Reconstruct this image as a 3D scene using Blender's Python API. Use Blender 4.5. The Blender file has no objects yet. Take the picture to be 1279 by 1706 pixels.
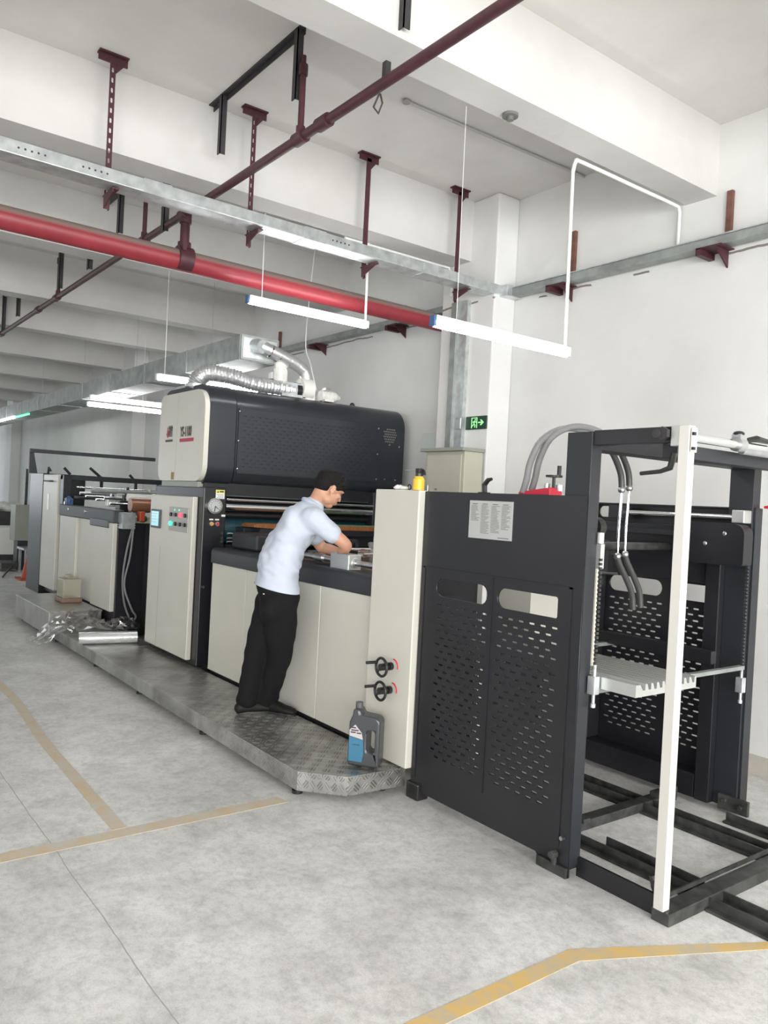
import bpy, bmesh, math, random
from mathutils import Vector, Matrix
random.seed(7)
C = bpy.context.scene.collection
SC = bpy.context.scene
PI = math.pi

# ------------------------------------------------------------------ camera
cam_d = bpy.data.cameras.new('camera')
cam = bpy.data.objects.new('camera', cam_d); C.objects.link(cam)
R_ = Vector((0.59916441, 0.79898865, 0.05117756))
U_ = Vector((-0.03969594, -0.03419682, 0.99862646))
F_ = Vector((-0.79964132, 0.60037298, -0.01122709))
cam.matrix_world = Matrix(((R_.x, U_.x, -F_.x, 0), (R_.y, U_.y, -F_.y, 0), (R_.z, U_.z, -F_.z, 1.6), (0, 0, 0, 1)))
cam_d.sensor_fit = 'HORIZONTAL'; cam_d.sensor_width = 36
cam_d.lens = 1320.996 * 36 / 1279
cam_d.clip_start = .05; cam_d.clip_end = 200
SC.camera = cam
# ------------------------------------------------------------------ world, daylight, exposure
SC.view_settings.view_transform = 'Standard'; SC.view_settings.look = 'None'
SC.view_settings.exposure = 0.16; SC.view_settings.gamma = 1; SC.view_settings.use_curve_mapping = False
w = bpy.data.worlds.new('world'); SC.world = w; w.use_nodes = True
w.node_tree.nodes['Background'].inputs[0].default_value = (.93, .97, 1, 1)
w.node_tree.nodes['Background'].inputs[1].default_value = .8

def area(name, loc, rot, sx, sy, power, col):
    d = bpy.data.lights.new(name, 'AREA'); d.shape = 'RECTANGLE'; d.size = sx; d.size_y = sy
    d.energy = power; d.color = col
    o = bpy.data.objects.new(name, d); C.objects.link(o); o.location = loc; o.rotation_euler = rot
    return o
# daylight through the window bands of the hall
area('window_light_back', (5.85, -1.5, 1.85), (0, PI / 2, 0), 2.3, 12, 1150, (1, .985, .965))
area('window_light_left', (-4, -7.85, 2.2), (PI / 2, 0, 0), 16, 2.4, 110, (1, .985, .96))
area('window_light_far', (-29.6, -1.5, 2.2), (0, -PI / 2, 0), 2.4, 11, 190, (.86, .94, 1))

# ------------------------------------------------------------------ materials
def mat(name, col, rough=.5, metal=0, var=0, vscale=6, bump=0, bscale=40, emit=0, spec=.5, trans=0, alpha=1, coat=0, stretch=None):
    m = bpy.data.materials.new(name); m.use_nodes = True
    nt = m.node_tree; b = nt.nodes['Principled BSDF']
    b.inputs['Base Color'].default_value = (*col, 1); b.inputs['Roughness'].default_value = rough
    b.inputs['Metallic'].default_value = metal; b.inputs['Specular IOR Level'].default_value = spec
    b.inputs['Transmission Weight'].default_value = trans; b.inputs['Alpha'].default_value = alpha
    b.inputs['Coat Weight'].default_value = coat
    if emit:
        b.inputs['Emission Color'].default_value = (*col, 1); b.inputs['Emission Strength'].default_value = emit
    tc = nt.nodes.new('ShaderNodeTexCoord'); mp = nt.nodes.new('ShaderNodeMapping')
    nt.links.new(tc.outputs['Object'], mp.inputs[0])
    if stretch: mp.inputs['Scale'].default_value = stretch
    if var:
        n = nt.nodes.new('ShaderNodeTexNoise'); n.inputs['Scale'].default_value = vscale; n.inputs['Detail'].default_value = 5
        nt.links.new(mp.outputs[0], n.inputs['Vector'])
        cr = nt.nodes.new('ShaderNodeValToRGB')
        lo = [max(0, c * (1 - var)) for c in col]; hi = [min(1, c * (1 + var)) for c in col]
        cr.color_ramp.elements[0].position = .3; cr.color_ramp.elements[1].position = .7
        cr.color_ramp.elements[0].color = (*lo, 1); cr.color_ramp.elements[1].color = (*hi, 1)
        nt.links.new(n.outputs['Fac'], cr.inputs[0]); nt.links.new(cr.outputs[0], b.inputs['Base Color'])
    if bump:
        n2 = nt.nodes.new('ShaderNodeTexNoise'); n2.inputs['Scale'].default_value = bscale; n2.inputs['Detail'].default_value = 4
        nt.links.new(mp.outputs[0], n2.inputs['Vector'])
        bp = nt.nodes.new('ShaderNodeBump'); bp.inputs['Strength'].default_value = bump; bp.inputs['Distance'].default_value = .01
        nt.links.new(n2.outputs['Fac'], bp.inputs['Height']); nt.links.new(bp.outputs[0], b.inputs['Normal'])
    return m

M = {}
M['cream'] = mat('cream_paint', (.62, .61, .545), .38, var=.03, vscale=3)
M['white_paint'] = mat('white_paint', (.74, .735, .70), .42)
M['black'] = mat('black_paint', (.0145, .015, .0185), .34, var=.12, vscale=4, bump=.03, bscale=90)
M['black_soft'] = mat('dark_grey_paint', (.021, .0225, .028), .45, var=.1)
M['housing'] = mat('housing_paint', (.024, .027, .034), .28, var=.1, vscale=3)
M['blackp'] = mat('black_plastic', (.015, .015, .016), .35)
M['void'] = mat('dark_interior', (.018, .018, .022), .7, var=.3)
M['chrome'] = mat('chrome', (.82, .83, .84), .12, 1)
M['steel'] = mat('steel', (.55, .56, .57), .32, 1, var=.15, vscale=12)
M['alu'] = mat('aluminium', (.62, .63, .61), .42, .8)
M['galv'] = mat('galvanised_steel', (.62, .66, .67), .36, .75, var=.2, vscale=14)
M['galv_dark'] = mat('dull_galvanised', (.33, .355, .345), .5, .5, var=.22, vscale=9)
M['maroon'] = mat('maroon_paint', (.065, .019, .024), .5, var=.2, vscale=20)
M['iron'] = mat('black_iron', (.035, .033, .036), .55, var=.25, vscale=15)
M['steel_dark'] = mat('worn_black_steel', (.05, .052, .05), .42, .2, var=.5, vscale=18)
M['white_pvc'] = mat('white_conduit', (.82, .83, .82), .4)
M['tube'] = mat('lit_tube', (1, 1, 1), .4, emit=30)
M['green_led'] = mat('green_led', (.1, .95, .35), .4, emit=2.2)
M['red'] = mat('red_plastic', (.62, .02, .05), .4)
M['redline'] = mat('red_print', (.45, .03, .06), .5)
M['print'] = mat('dark_print', (.05, .035, .04), .5)
M['yellow'] = mat('yellow_plastic', (.85, .5, .03), .35)
M['label_y'] = mat('yellow_label', (.78, .72, .12), .5)
M['label_w'] = mat('white_label', (.82, .82, .80), .5)
M['glass_dark'] = mat('smoked_glass', (.05, .07, .07), .08, spec=.7, coat=.4)
M['wood'] = mat('varnished_wood', (.30, .115, .04), .4, var=.25, vscale=8, stretch=(1, 6, 1))
M['green'] = mat('green_mat', (.13, .26, .13), .6, var=.1)
M['teal'] = mat('teal_roller', (.015, .06, .075), .3)
M['copper'] = mat('coppery_plate', (.55, .36, .30), .25, .8, var=.4, vscale=10)
M['screen'] = mat('lit_screen', (.30, .58, .68), .2, emit=.7)
M['led_red'] = mat('red_display', (1, .03, .06), .3, emit=2.5)
M['led_green'] = mat('green_button', (.05, .9, .5), .3, emit=1.5)
M['orange'] = mat('orange_plastic', (.42, .06, .025), .5)
M['amber'] = mat('amber_button', (.8, .35, .05), .3)
M['blue'] = mat('blue_plastic', (.05, .11, .24), .4)
M['cabinet'] = mat('olive_cream_cabinet', (.47, .47, .38), .45, var=.03)
M['cabinet_shade'] = mat('grey_cabinet_metal', (.30, .31, .27), .45, var=.05)
M['sign_green'] = mat('sign_green', (.012, .05, .028), .4)
M['sign_glow'] = mat('sign_lit_green', (.35, .85, .35), .4, emit=.5)
M['flex'] = mat('foil_hose', (.66, .67, .68), .33, .75, bump=.5, bscale=30)
M['rubber'] = mat('grey_hose', (.22, .22, .225), .45)
M['rubber_d'] = mat('black_hose', (.06, .06, .062), .4)
M['rag'] = mat('white_rag', (.8, .78, .76), .9, bump=.4, bscale=60)
M['jug'] = mat('grey_jug_plastic', (.075, .08, .088), .3, .35)
M['jug_blue'] = mat('blue_label', (.045, .17, .28), .4)
M['fluid'] = mat('translucent_plastic', (.62, .61, .46), .35, trans=.6, alpha=.7)
M['fluid_r'] = mat('reddish_residue', (.34, .22, .16), .5, trans=.4)
M['shirt'] = mat('pale_blue_shirt', (.52, .57, .66), .85, var=.03, vscale=3, bump=.1, bscale=300)
M['collar'] = mat('grey_blue_collar', (.40, .46, .56), .85)
M['trousers'] = mat('black_trousers', (.009, .009, .010), .9, spec=.2)
M['skin'] = mat('skin', (.56, .30, .20), .5, var=.06, vscale=12)
M['hair'] = mat('black_hair', (.008, .007, .007), .8, spec=.25, bump=.5, bscale=180, stretch=(1, 1, .3))
M['shoe'] = mat('black_shoe', (.006, .006, .006), .6, spec=.3)
M['pale_notice'] = mat('pale_notice', (.66, .70, .68), .35)

# film: see-through crumpled plastic
def film_mat():
    m = bpy.data.materials.new('clear_film'); m.use_nodes = True; nt = m.node_tree
    nt.nodes.clear()
    o = nt.nodes.new('ShaderNodeOutputMaterial'); t = nt.nodes.new('ShaderNodeBsdfTransparent')
    g = nt.nodes.new('ShaderNodeBsdfGlossy'); g.inputs['Roughness'].default_value = .12
    mx = nt.nodes.new('ShaderNodeMixShader'); mx.inputs[0].default_value = .36
    nt.links.new(t.outputs[0], mx.inputs[1]); nt.links.new(g.outputs[0], mx.inputs[2]); nt.links.new(mx.outputs[0], o.inputs[0])
    return m
M['film'] = film_mat()

def plaster(name, col, dirt, axis_line=None, rough=.85):
    m = bpy.data.materials.new(name); m.use_nodes = True; nt = m.node_tree; b = nt.nodes['Principled BSDF']
    b.inputs['Roughness'].default_value = rough; b.inputs['Specular IOR Level'].default_value = .25
    tc = nt.nodes.new('ShaderNodeTexCoord')
    n = nt.nodes.new('ShaderNodeTexNoise'); n.inputs['Scale'].default_value = .9; n.inputs['Detail'].default_value = 8; n.inputs['Roughness'].default_value = .6
    nt.links.new(tc.outputs['Object'], n.inputs['Vector'])
    cr = nt.nodes.new('ShaderNodeValToRGB'); cr.color_ramp.elements[0].position = .25; cr.color_ramp.elements[1].position = .65
    cr.color_ramp.elements[0].color = (*dirt, 1); cr.color_ramp.elements[1].color = (*col, 1)
    nt.links.new(n.outputs['Fac'], cr.inputs[0])
    last = cr.outputs[0]
    if axis_line is not None:                                          # ragged crack along the foot of the concrete beam
        sp = nt.nodes.new('ShaderNodeSeparateXYZ'); nt.links.new(tc.outputs['Object'], sp.inputs[0])
        n3 = nt.nodes.new('ShaderNodeTexNoise'); n3.inputs['Scale'].default_value = 3.5; n3.inputs['Detail'].default_value = 6
        nt.links.new(tc.outputs['Object'], n3.inputs['Vector'])
        a = nt.nodes.new('ShaderNodeMath'); a.operation = 'MULTIPLY_ADD'; a.inputs[1].default_value = .05; a.inputs[2].default_value = -axis_line - .025
        nt.links.new(n3.outputs['Fac'], a.inputs[0])
        s = nt.nodes.new('ShaderNodeMath'); s.operation = 'ADD'; nt.links.new(sp.outputs['Z'], s.inputs[0]); nt.links.new(a.outputs[0], s.inputs[1])
        ab = nt.nodes.new('ShaderNodeMath'); ab.operation = 'ABSOLUTE'; nt.links.new(s.outputs[0], ab.inputs[0])
        lt = nt.nodes.new('ShaderNodeMath'); lt.operation = 'LESS_THAN'; nt.links.new(ab.outputs[0], lt.inputs[0]); lt.inputs[1].default_value = .008
        n4 = nt.nodes.new('ShaderNodeTexNoise'); n4.inputs['Scale'].default_value = 1.7; nt.links.new(tc.outputs['Object'], n4.inputs['Vector'])
        gt = nt.nodes.new('ShaderNodeMath'); gt.operation = 'GREATER_THAN'; gt.inputs[1].default_value = .5; nt.links.new(n4.outputs['Fac'], gt.inputs[0])
        mu = nt.nodes.new('ShaderNodeMath'); mu.operation = 'MULTIPLY'; nt.links.new(lt.outputs[0], mu.inputs[0]); nt.links.new(gt.outputs[0], mu.inputs[1])
        mx = nt.nodes.new('ShaderNodeMixRGB'); mx.inputs[2].default_value = (.25, .22, .2, 1)
        nt.links.new(mu.outputs[0], mx.inputs[0]); nt.links.new(last, mx.inputs[1]); last = mx.outputs[0]
    nt.links.new(last, b.inputs['Base Color'])
    n2 = nt.nodes.new('ShaderNodeTexNoise'); n2.inputs['Scale'].default_value = 14; n2.inputs['Detail'].default_value = 6
    nt.links.new(tc.outputs['Object'], n2.inputs['Vector'])
    bp = nt.nodes.new('ShaderNodeBump'); bp.inputs['Strength'].default_value = .12; bp.inputs['Distance'].default_value = .02
    nt.links.new(n2.outputs['Fac'], bp.inputs['Height']); nt.links.new(bp.outputs[0], b.inputs['Normal'])
    return m
M['wall'] = plaster('white_plaster_wall', (.765, .77, .755), (.67, .675, .66), 3.39)
M['beam'] = plaster('white_plaster_beam', (.67, .665, .65), (.56, .55, .53))
M['ceil'] = plaster('white_plaster_ceiling', (.745, .735, .715), (.61, .59, .565))

def floor_mat():
    m = bpy.data.materials.new('worn_concrete'); m.use_nodes = True; nt = m.node_tree; b = nt.nodes['Principled BSDF']
    tc = nt.nodes.new('ShaderNodeTexCoord')
    def noise(s, d, r=.6):
        n = nt.nodes.new('ShaderNodeTexNoise'); n.inputs['Scale'].default_value = s; n.inputs['Detail'].default_value = d; n.inputs['Roughness'].default_value = r
        nt.links.new(tc.outputs['Object'], n.inputs['Vector']); return n
    def ramp(n, p0, c0, p1, c1):
        cr = nt.nodes.new('ShaderNodeValToRGB'); cr.color_ramp.elements[0].position = p0; cr.color_ramp.elements[1].position = p1
        cr.color_ramp.elements[0].color = (*c0, 1); cr.color_ramp.elements[1].color = (*c1, 1)
        nt.links.new(n.outputs['Fac'], cr.inputs[0]); return cr
    def mixmul(a, b_, fac=1):
        mx = nt.nodes.new('ShaderNodeMixRGB'); mx.blend_type = 'MULTIPLY'; mx.inputs[0].default_value = fac
        nt.links.new(a, mx.inputs[1]); nt.links.new(b_, mx.inputs[2]); return mx.outputs[0]
    c = mixmul(ramp(noise(1.3, 6), .32, (.66, .66, .645), .66, (.84, .84, .825)).outputs[0],
               ramp(noise(4.5, 8, .7), .32, (.76, .76, .75), .56, (1, 1, 1)).outputs[0])
    c = mixmul(c, ramp(noise(26, 6, .75), .36, (.80, .80, .80), .56, (1, 1, 1)).outputs[0])
    c = mixmul(c, ramp(noise(160, 2), .35, (.88, .88, .88), .6, (1, 1, 1)).outputs[0])
    sp = nt.nodes.new('ShaderNodeSeparateXYZ'); nt.links.new(tc.outputs['Object'], sp.inputs[0])
    for ax, off in (('Y', 2.44), ('Y', .81), ('X', -9.0), ('X', -2.71)):             # sawn joints in the slab
        n = noise(2.5, 5)
        ma = nt.nodes.new('ShaderNodeMath'); ma.operation = 'MULTIPLY_ADD'; ma.inputs[1].default_value = .03; ma.inputs[2].default_value = -off - .015
        nt.links.new(n.outputs['Fac'], ma.inputs[0])
        s = nt.nodes.new('ShaderNodeMath'); s.operation = 'ADD'; nt.links.new(sp.outputs[ax], s.inputs[0]); nt.links.new(ma.outputs[0], s.inputs[1])
        ab = nt.nodes.new('ShaderNodeMath'); ab.operation = 'ABSOLUTE'; nt.links.new(s.outputs[0], ab.inputs[0])
        lt = nt.nodes.new('ShaderNodeMath'); lt.operation = 'LESS_THAN'; lt.inputs[1].default_value = .0022; nt.links.new(ab.outputs[0], lt.inputs[0])
        mx = nt.nodes.new('ShaderNodeMixRGB'); mx.inputs[2].default_value = (.34, .34, .33, 1)
        nt.links.new(lt.outputs[0], mx.inputs[0]); nt.links.new(c, mx.inputs[1]); c = mx.outputs[0]
    nt.links.new(c, b.inputs['Base Color'])
    rr = ramp(noise(3, 5), .3, (.34,) * 3, .7, (.55,) * 3); nt.links.new(rr.outputs[0], b.inputs['Roughness'])
    bp = nt.nodes.new('ShaderNodeBump'); bp.inputs['Strength'].default_value = .12; bp.inputs['Distance'].default_value = .01
    nt.links.new(noise(60, 5).outputs['Fac'], bp.inputs['Height']); nt.links.new(bp.outputs[0], b.inputs['Normal'])
    return m
M['floor'] = floor_mat()

def paint_line_mat(name='worn_yellow_paint', a=(.50, .44, .33), b_=(.66, .45, .17), lo=.36, hi=.56):
    m = mat(name, (.62, .42, .16), .6)
    nt = m.node_tree; b = nt.nodes['Principled BSDF']
    tc = nt.nodes.new('ShaderNodeTexCoord'); n = nt.nodes.new('ShaderNodeTexNoise'); n.inputs['Scale'].default_value = 9; n.inputs['Detail'].default_value = 8; n.inputs['Roughness'].default_value = .7
    nt.links.new(tc.outputs['Object'], n.inputs['Vector'])
    cr = nt.nodes.new('ShaderNodeValToRGB'); cr.color_ramp.elements[0].position = lo; cr.color_ramp.elements[1].position = hi
    cr.color_ramp.elements[0].color = (*a, 1); cr.color_ramp.elements[1].color = (*b_, 1)
    nt.links.new(n.outputs['Fac'], cr.inputs[0]); nt.links.new(cr.outputs[0], b.inputs['Base Color'])
    return m
M['line'] = paint_line_mat()
M['line_worn'] = paint_line_mat('faded_yellow_paint', (.57, .54, .47), (.60, .46, .28), .40, .66)

def tread_mat(name, vertical):
    """five-bar tread plate: small raised bars whose direction swaps from cell to cell"""
    m = bpy.data.materials.new(name); m.use_nodes = True; nt = m.node_tree; b = nt.nodes['Principled BSDF']
    L = nt.links.new
    b.inputs['Metallic'].default_value = .8; b.inputs['Roughness'].default_value = .36
    tc = nt.nodes.new('ShaderNodeTexCoord'); sp = nt.nodes.new('ShaderNodeSeparateXYZ'); L(tc.outputs['Object'], sp.inputs[0])
    def mth(op, a, b_=None, c=None):
        n = nt.nodes.new('ShaderNodeMath'); n.operation = op
        for i, v in enumerate((a, b_, c)):
            if v is None: continue
            if isinstance(v, (int, float)): n.inputs[i].default_value = v
            else: L(v, n.inputs[i])
        return n.outputs[0]
    if vertical: u = mth('ADD', sp.outputs[0], sp.outputs[1]); v = sp.outputs[2]
    else: u, v = sp.outputs[0], sp.outputs[1]
    s = 1 / .055
    us = mth('MULTIPLY', u, s); vs = mth('MULTIPLY', v, s)
    fu = mth('FRACT', us); fv = mth('FRACT', vs)
    par = mth('MODULO', mth('ABSOLUTE', mth('ADD', mth('FLOOR', us), mth('FLOOR', vs))), 2)
    a = mth('SINE', mth('MULTIPLY', mth('ADD', fu, fv), PI * 2 * 2.5)); b2 = mth('SINE', mth('MULTIPLY', mth('SUBTRACT', fu, fv), PI * 2 * 2.5))
    mix = mth('ADD', mth('MULTIPLY', a, par), mth('MULTIPLY', b2, mth('SUBTRACT', 1, par)))
    du = mth('SUBTRACT', fu, .5); dv = mth('SUBTRACT', fv, .5)
    rr = mth('SQRT', mth('ADD', mth('MULTIPLY', du, du), mth('MULTIPLY', dv, dv)))
    mask = mth('LESS_THAN', rr, .42)
    h = mth('MULTIPLY', mth('MAXIMUM', mix, 0), mask)
    bp = nt.nodes.new('ShaderNodeBump'); bp.inputs['Strength'].default_value = 1; bp.inputs['Distance'].default_value = .006
    L(h, bp.inputs['Height']); L(bp.outputs[0], b.inputs['Normal'])
    n = nt.nodes.new('ShaderNodeTexNoise'); n.inputs['Scale'].default_value = 5; n.inputs['Detail'].default_value = 7; L(tc.outputs['Object'], n.inputs['Vector'])
    cr = nt.nodes.new('ShaderNodeValToRGB'); cr.color_ramp.elements[0].position = .35; cr.color_ramp.elements[1].position = .65
    cr.color_ramp.elements[0].color = (.30, .295, .28, 1); cr.color_ramp.elements[1].color = (.52, .52, .50, 1)
    L(n.outputs['Fac'], cr.inputs[0]); L(cr.outputs[0], b.inputs['Base Color'])
    return m
M['tread'] = tread_mat('tread_plate', False); M['tread_side'] = tread_mat('tread_plate_edge', True)
M['sheet_metal'] = mat('brushed_sheet_metal', (.44, .44, .42), .3, .75, var=.15, vscale=6)

# ------------------------------------------------------------------ geometry helpers
ORG = {}
class MB:
    def __init__(s): s.bm = bmesh.new()
    def box(s, x0, x1, y0, y1, z0, z1, rot=None):
        vs = [s.bm.verts.new((x, y, z)) for x in (x0, x1) for y in (y0, y1) for z in (z0, z1)]
        for f in ((0, 1, 3, 2), (4, 6, 7, 5), (0, 4, 5, 1), (2, 3, 7, 6), (0, 2, 6, 4), (1, 5, 7, 3)): s.bm.faces.new([vs[i] for i in f])
        if rot:
            c = Vector(((x0 + x1) / 2, (y0 + y1) / 2, (z0 + z1) / 2))
            m = Matrix.Translation(c) @ rot.to_4x4() @ Matrix.Translation(-c)
            for v in vs: v.co = m @ v.co
        return s
    def cyl(s, p, q, r, seg=16, r2=None):
        p = Vector(p); q = Vector(q); d = q - p; L = d.length
        m = Matrix.Translation((p + q) / 2) @ d.to_track_quat('Z', 'Y').to_matrix().to_4x4()
        bmesh.ops.create_cone(s.bm, cap_ends=True, segments=seg, radius1=r, radius2=r if r2 is None else r2, depth=L, matrix=m)
        return s
    def sph(s, c, r, sc=(1, 1, 1), seg=16):
        m = Matrix.Translation(c) @ Matrix.Diagonal((*sc, 1))
        bmesh.ops.create_uvsphere(s.bm, u_segments=seg, v_segments=seg // 2 + 2, radius=r, matrix=m); return s
    def tube(s, pts, r, seg=10, closed=False):
        pts = [Vector(p) for p in pts]; n = len(pts); rings = []
        up = Vector((0, 0, 1)); prev = None
        for i, p in enumerate(pts):
            if closed: t = (pts[(i + 1) % n] - pts[i - 1]).normalized()
            else: t = (pts[min(i + 1, n - 1)] - pts[max(i - 1, 0)]).normalized()
            if prev is None:
                a = up.cross(t)
                if a.length < .1: a = Vector((1, 0, 0)).cross(t)
                a.normalize()
            else:
                a = (prev - t * prev.dot(t)).normalized()
            prev = a; b = t.cross(a)
            rr = r[i] if isinstance(r, (list, tuple)) else r
            rings.append([s.bm.verts.new(p + (a * math.cos(k * 2 * PI / seg) + b * math.sin(k * 2 * PI / seg)) * rr) for k in range(seg)])
        m = n if closed else n - 1
        for i in range(m):
            A, B = rings[i], rings[(i + 1) % n]
            for k in range(seg): s.bm.faces.new((A[k], A[(k + 1) % seg], B[(k + 1) % seg], B[k]))
        if not closed: s.bm.faces.new(rings[0][::-1]); s.bm.faces.new(rings[-1])
        return s
    def prism(s, pts, ax, a, b):
        """pts 2D polygon in the plane perpendicular to ax (x:(y,z) y:(x,z) z:(x,y)) swept from a to b"""
        def P(u, v, t): return {'x': (t, u, v), 'y': (u, t, v), 'z': (u, v, t)}[ax]
        A = [s.bm.verts.new(P(u, v, a)) for u, v in pts]; B = [s.bm.verts.new(P(u, v, b)) for u, v in pts]
        n = len(pts)
        s.bm.faces.new(A); s.bm.faces.new(B[::-1])
        for i in range(n): s.bm.faces.new((A[i], B[i], B[(i + 1) % n], A[(i + 1) % n]))
        return s
    def build(s, name, m, parent=None, bevel=0, smooth=False, seg=2):
        bmesh.ops.recalc_face_normals(s.bm, faces=s.bm.faces)
        if parent is not None: org = ORG[parent.name]
        else:
            xs = [v.co for v in s.bm.verts]
            org = Vector(((min(v.x for v in xs) + max(v.x for v in xs)) / 2, (min(v.y for v in xs) + max(v.y for v in xs)) / 2, min(v.z for v in xs)))
        for v in s.bm.verts: v.co -= org
        me = bpy.data.meshes.new(name); s.bm.to_mesh(me); s.bm.free()
        if smooth:
            for p in me.polygons: p.use_smooth = True
        me.materials.append(M[m] if isinstance(m, str) else m)
        o = bpy.data.objects.new(name, me); C.objects.link(o)
        if parent is not None: o.parent = parent
        else: o.location = org
        ORG[o.name] = org
        if bevel:
            bv = o.modifiers.new('bevel', 'BEVEL'); bv.width = bevel; bv.segments = seg; bv.limit_method = 'ANGLE'; bv.angle_limit = math.radians(40)
            bv.harden_normals = False
        return o

def islands(mb, name, m, parent, smooth=False, **k):
    """one object per connected piece"""
    bm = mb.bm; left = set(bm.verts); groups = []
    while left:
        st = [left.pop()]; g = set(st)
        while st:
            v = st.pop()
            for e in v.link_edges:
                w_ = e.other_vert(v)
                if w_ in left: left.discard(w_); g.add(w_); st.append(w_)
        groups.append(g)
    data = []
    for g in groups:
        idx = {}; vs = []
        for v in g: idx[v] = len(vs); vs.append(v.co.copy())
        fs = {f for v in g for f in v.link_faces}
        data.append((vs, [[idx[v] for v in f.verts] for f in fs]))
    bm.free(); out = []
    for vs, fs in data:
        n = MB(); V = [n.bm.verts.new(c) for c in vs]
        for f in fs: n.bm.faces.new([V[i] for i in f])
        o = n.build(name, m, parent, **k)
        if smooth: autosmooth(o)
        out.append(o)
    return out
def autosmooth(o, ang=40):
    bm = bmesh.new(); bm.from_mesh(o.data)
    for f in bm.faces: f.smooth = True
    for e in bm.edges:
        if len(e.link_faces) == 2 and e.calc_face_angle(0) > math.radians(ang): e.smooth = False
    bm.to_mesh(o.data); bm.free()
    return o
def tag(o, label, cat, group=None):
    o['label'] = label; o['category'] = cat
    if group: o['group'] = group
    return o
def thing(name, loc, label, cat, group=None):
    o = bpy.data.objects.new(name, None); C.objects.link(o); o.location = loc; o.empty_display_size = .1
    ORG[o.name] = Vector(loc); return tag(o, label, cat, group)
def struct(o): o['kind'] = 'structure'; return o
def B(name, m, parent, *b, bevel=0, **k):
    return MB().box(*b).build(name, m, parent, bevel=bevel, **k)
def cy(name, m, parent, p, q, r, seg=20):
    return autosmooth(MB().cyl(p, q, r, seg).build(name, m, parent))
def move_copy(root, delta, label=None):
    r = root.copy(); C.objects.link(r); r.location = root.location + Vector(delta); ORG[r.name] = ORG[root.name] + Vector(delta)
    if label: r['label'] = label
    for ch in list(root.children):
        c = ch.copy(); C.objects.link(c); c.parent = r
        for g in list(ch.children):
            d = g.copy(); C.objects.link(d); d.parent = c
    return r
def arc(cx_, cy_, r, a0, a1, n=8):
    return [(cx_ + r * math.cos(math.radians(a0 + (a1 - a0) * i / n)), cy_ + r * math.sin(math.radians(a0 + (a1 - a0) * i / n))) for i in range(n + 1)]
def rrect(x0, x1, z0, z1, r, n=6):
    """r: (bottom-left, bottom-right, top-right, top-left)"""
    if not isinstance(r, (tuple, list)): r = (r,) * 4
    p = []
    for (cx_, cz_, rr, a) in ((x0 + r[0], z0 + r[0], r[0], 180), (x1 - r[1], z0 + r[1], r[1], 270), (x1 - r[2], z1 - r[2], r[2], 0), (x0 + r[3], z1 - r[3], r[3], 90)):
        p += arc(cx_, cz_, rr, a, a + 90, n) if rr > 0 else [(cx_, cz_)]
    return p
def slot(x, z, L, h):
    r = h / 2
    return arc(x + L / 2 - r, z, r, -90, 90, 3) + arc(x - L / 2 + r, z, r, 90, 270, 3)
def curve_plate(outer, holes, thick, fn):
    """flat plate with holes -> MB; fn maps (u, v, t) to world"""
    cu = bpy.data.curves.new('tmp', 'CURVE'); cu.dimensions = '2D'; cu.fill_mode = 'BOTH'; cu.extrude = thick / 2
    for pl in [outer] + holes:
        sp = cu.splines.new('POLY'); sp.points.add(len(pl) - 1); sp.use_cyclic_u = True
        for i, (u, v) in enumerate(pl): sp.points[i].co = (u, v, 0, 1)
    o = bpy.data.objects.new('tmp', cu); C.objects.link(o)
    dg = bpy.context.evaluated_depsgraph_get(); me = bpy.data.meshes.new_from_object(o.evaluated_get(dg))
    m = MB(); m.bm.from_mesh(me); bpy.data.objects.remove(o); bpy.data.meshes.remove(me); bpy.data.curves.remove(cu)
    bmesh.ops.remove_doubles(m.bm, verts=m.bm.verts, dist=1e-5)
    for v in m.bm.verts: v.co = Vector(fn(v.co.x, v.co.y, v.co.z))
    return m
def text_mb(txt, size, fn, shear=0, extrude=.001, bold=0, xs=1):
    cu = bpy.data.curves.new('tmp', 'FONT'); cu.body = txt; cu.size = size; cu.extrude = extrude; cu.shear = shear; cu.offset = bold
    cu.align_x = 'LEFT'
    o = bpy.data.objects.new('tmp', cu); C.objects.link(o)
    dg = bpy.context.evaluated_depsgraph_get(); me = bpy.data.meshes.new_from_object(o.evaluated_get(dg))
    m = MB(); m.bm.from_mesh(me); bpy.data.objects.remove(o); bpy.data.meshes.remove(me); bpy.data.curves.remove(cu)
    for v in m.bm.verts: v.co = Vector(fn(v.co.x * xs, v.co.y, v.co.z))
    return m
def smooth_path(pts, n=6):
    pts = [Vector(p) for p in pts]; out = []
    for i in range(len(pts) - 1):
        p0 = pts[max(i - 1, 0)]; p1 = pts[i]; p2 = pts[i + 1]; p3 = pts[min(i + 2, len(pts) - 1)]
        for k in range(n):
            t = k / n
            out.append(.5 * ((2 * p1) + (p2 - p0) * t + (2 * p0 - 5 * p1 + 4 * p2 - p3) * t * t + (3 * p1 - p0 - 3 * p2 + p3) * t ** 3))
    out.append(pts[-1]); return out

# ================================================================== THE HALL
WY = 4.97; CZ = 4.28; BZ = 3.76
struct(B('floor', 'floor', None, -30, 6, -8, 5.1, -.1, 0))
struct(B('ceiling', 'ceil', None, -30, 6, -8, 5.1, CZ, CZ + .12))
o = struct(B('wall_right', 'wall', None, -30, 6, WY, WY + .14, 0, CZ))
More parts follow.
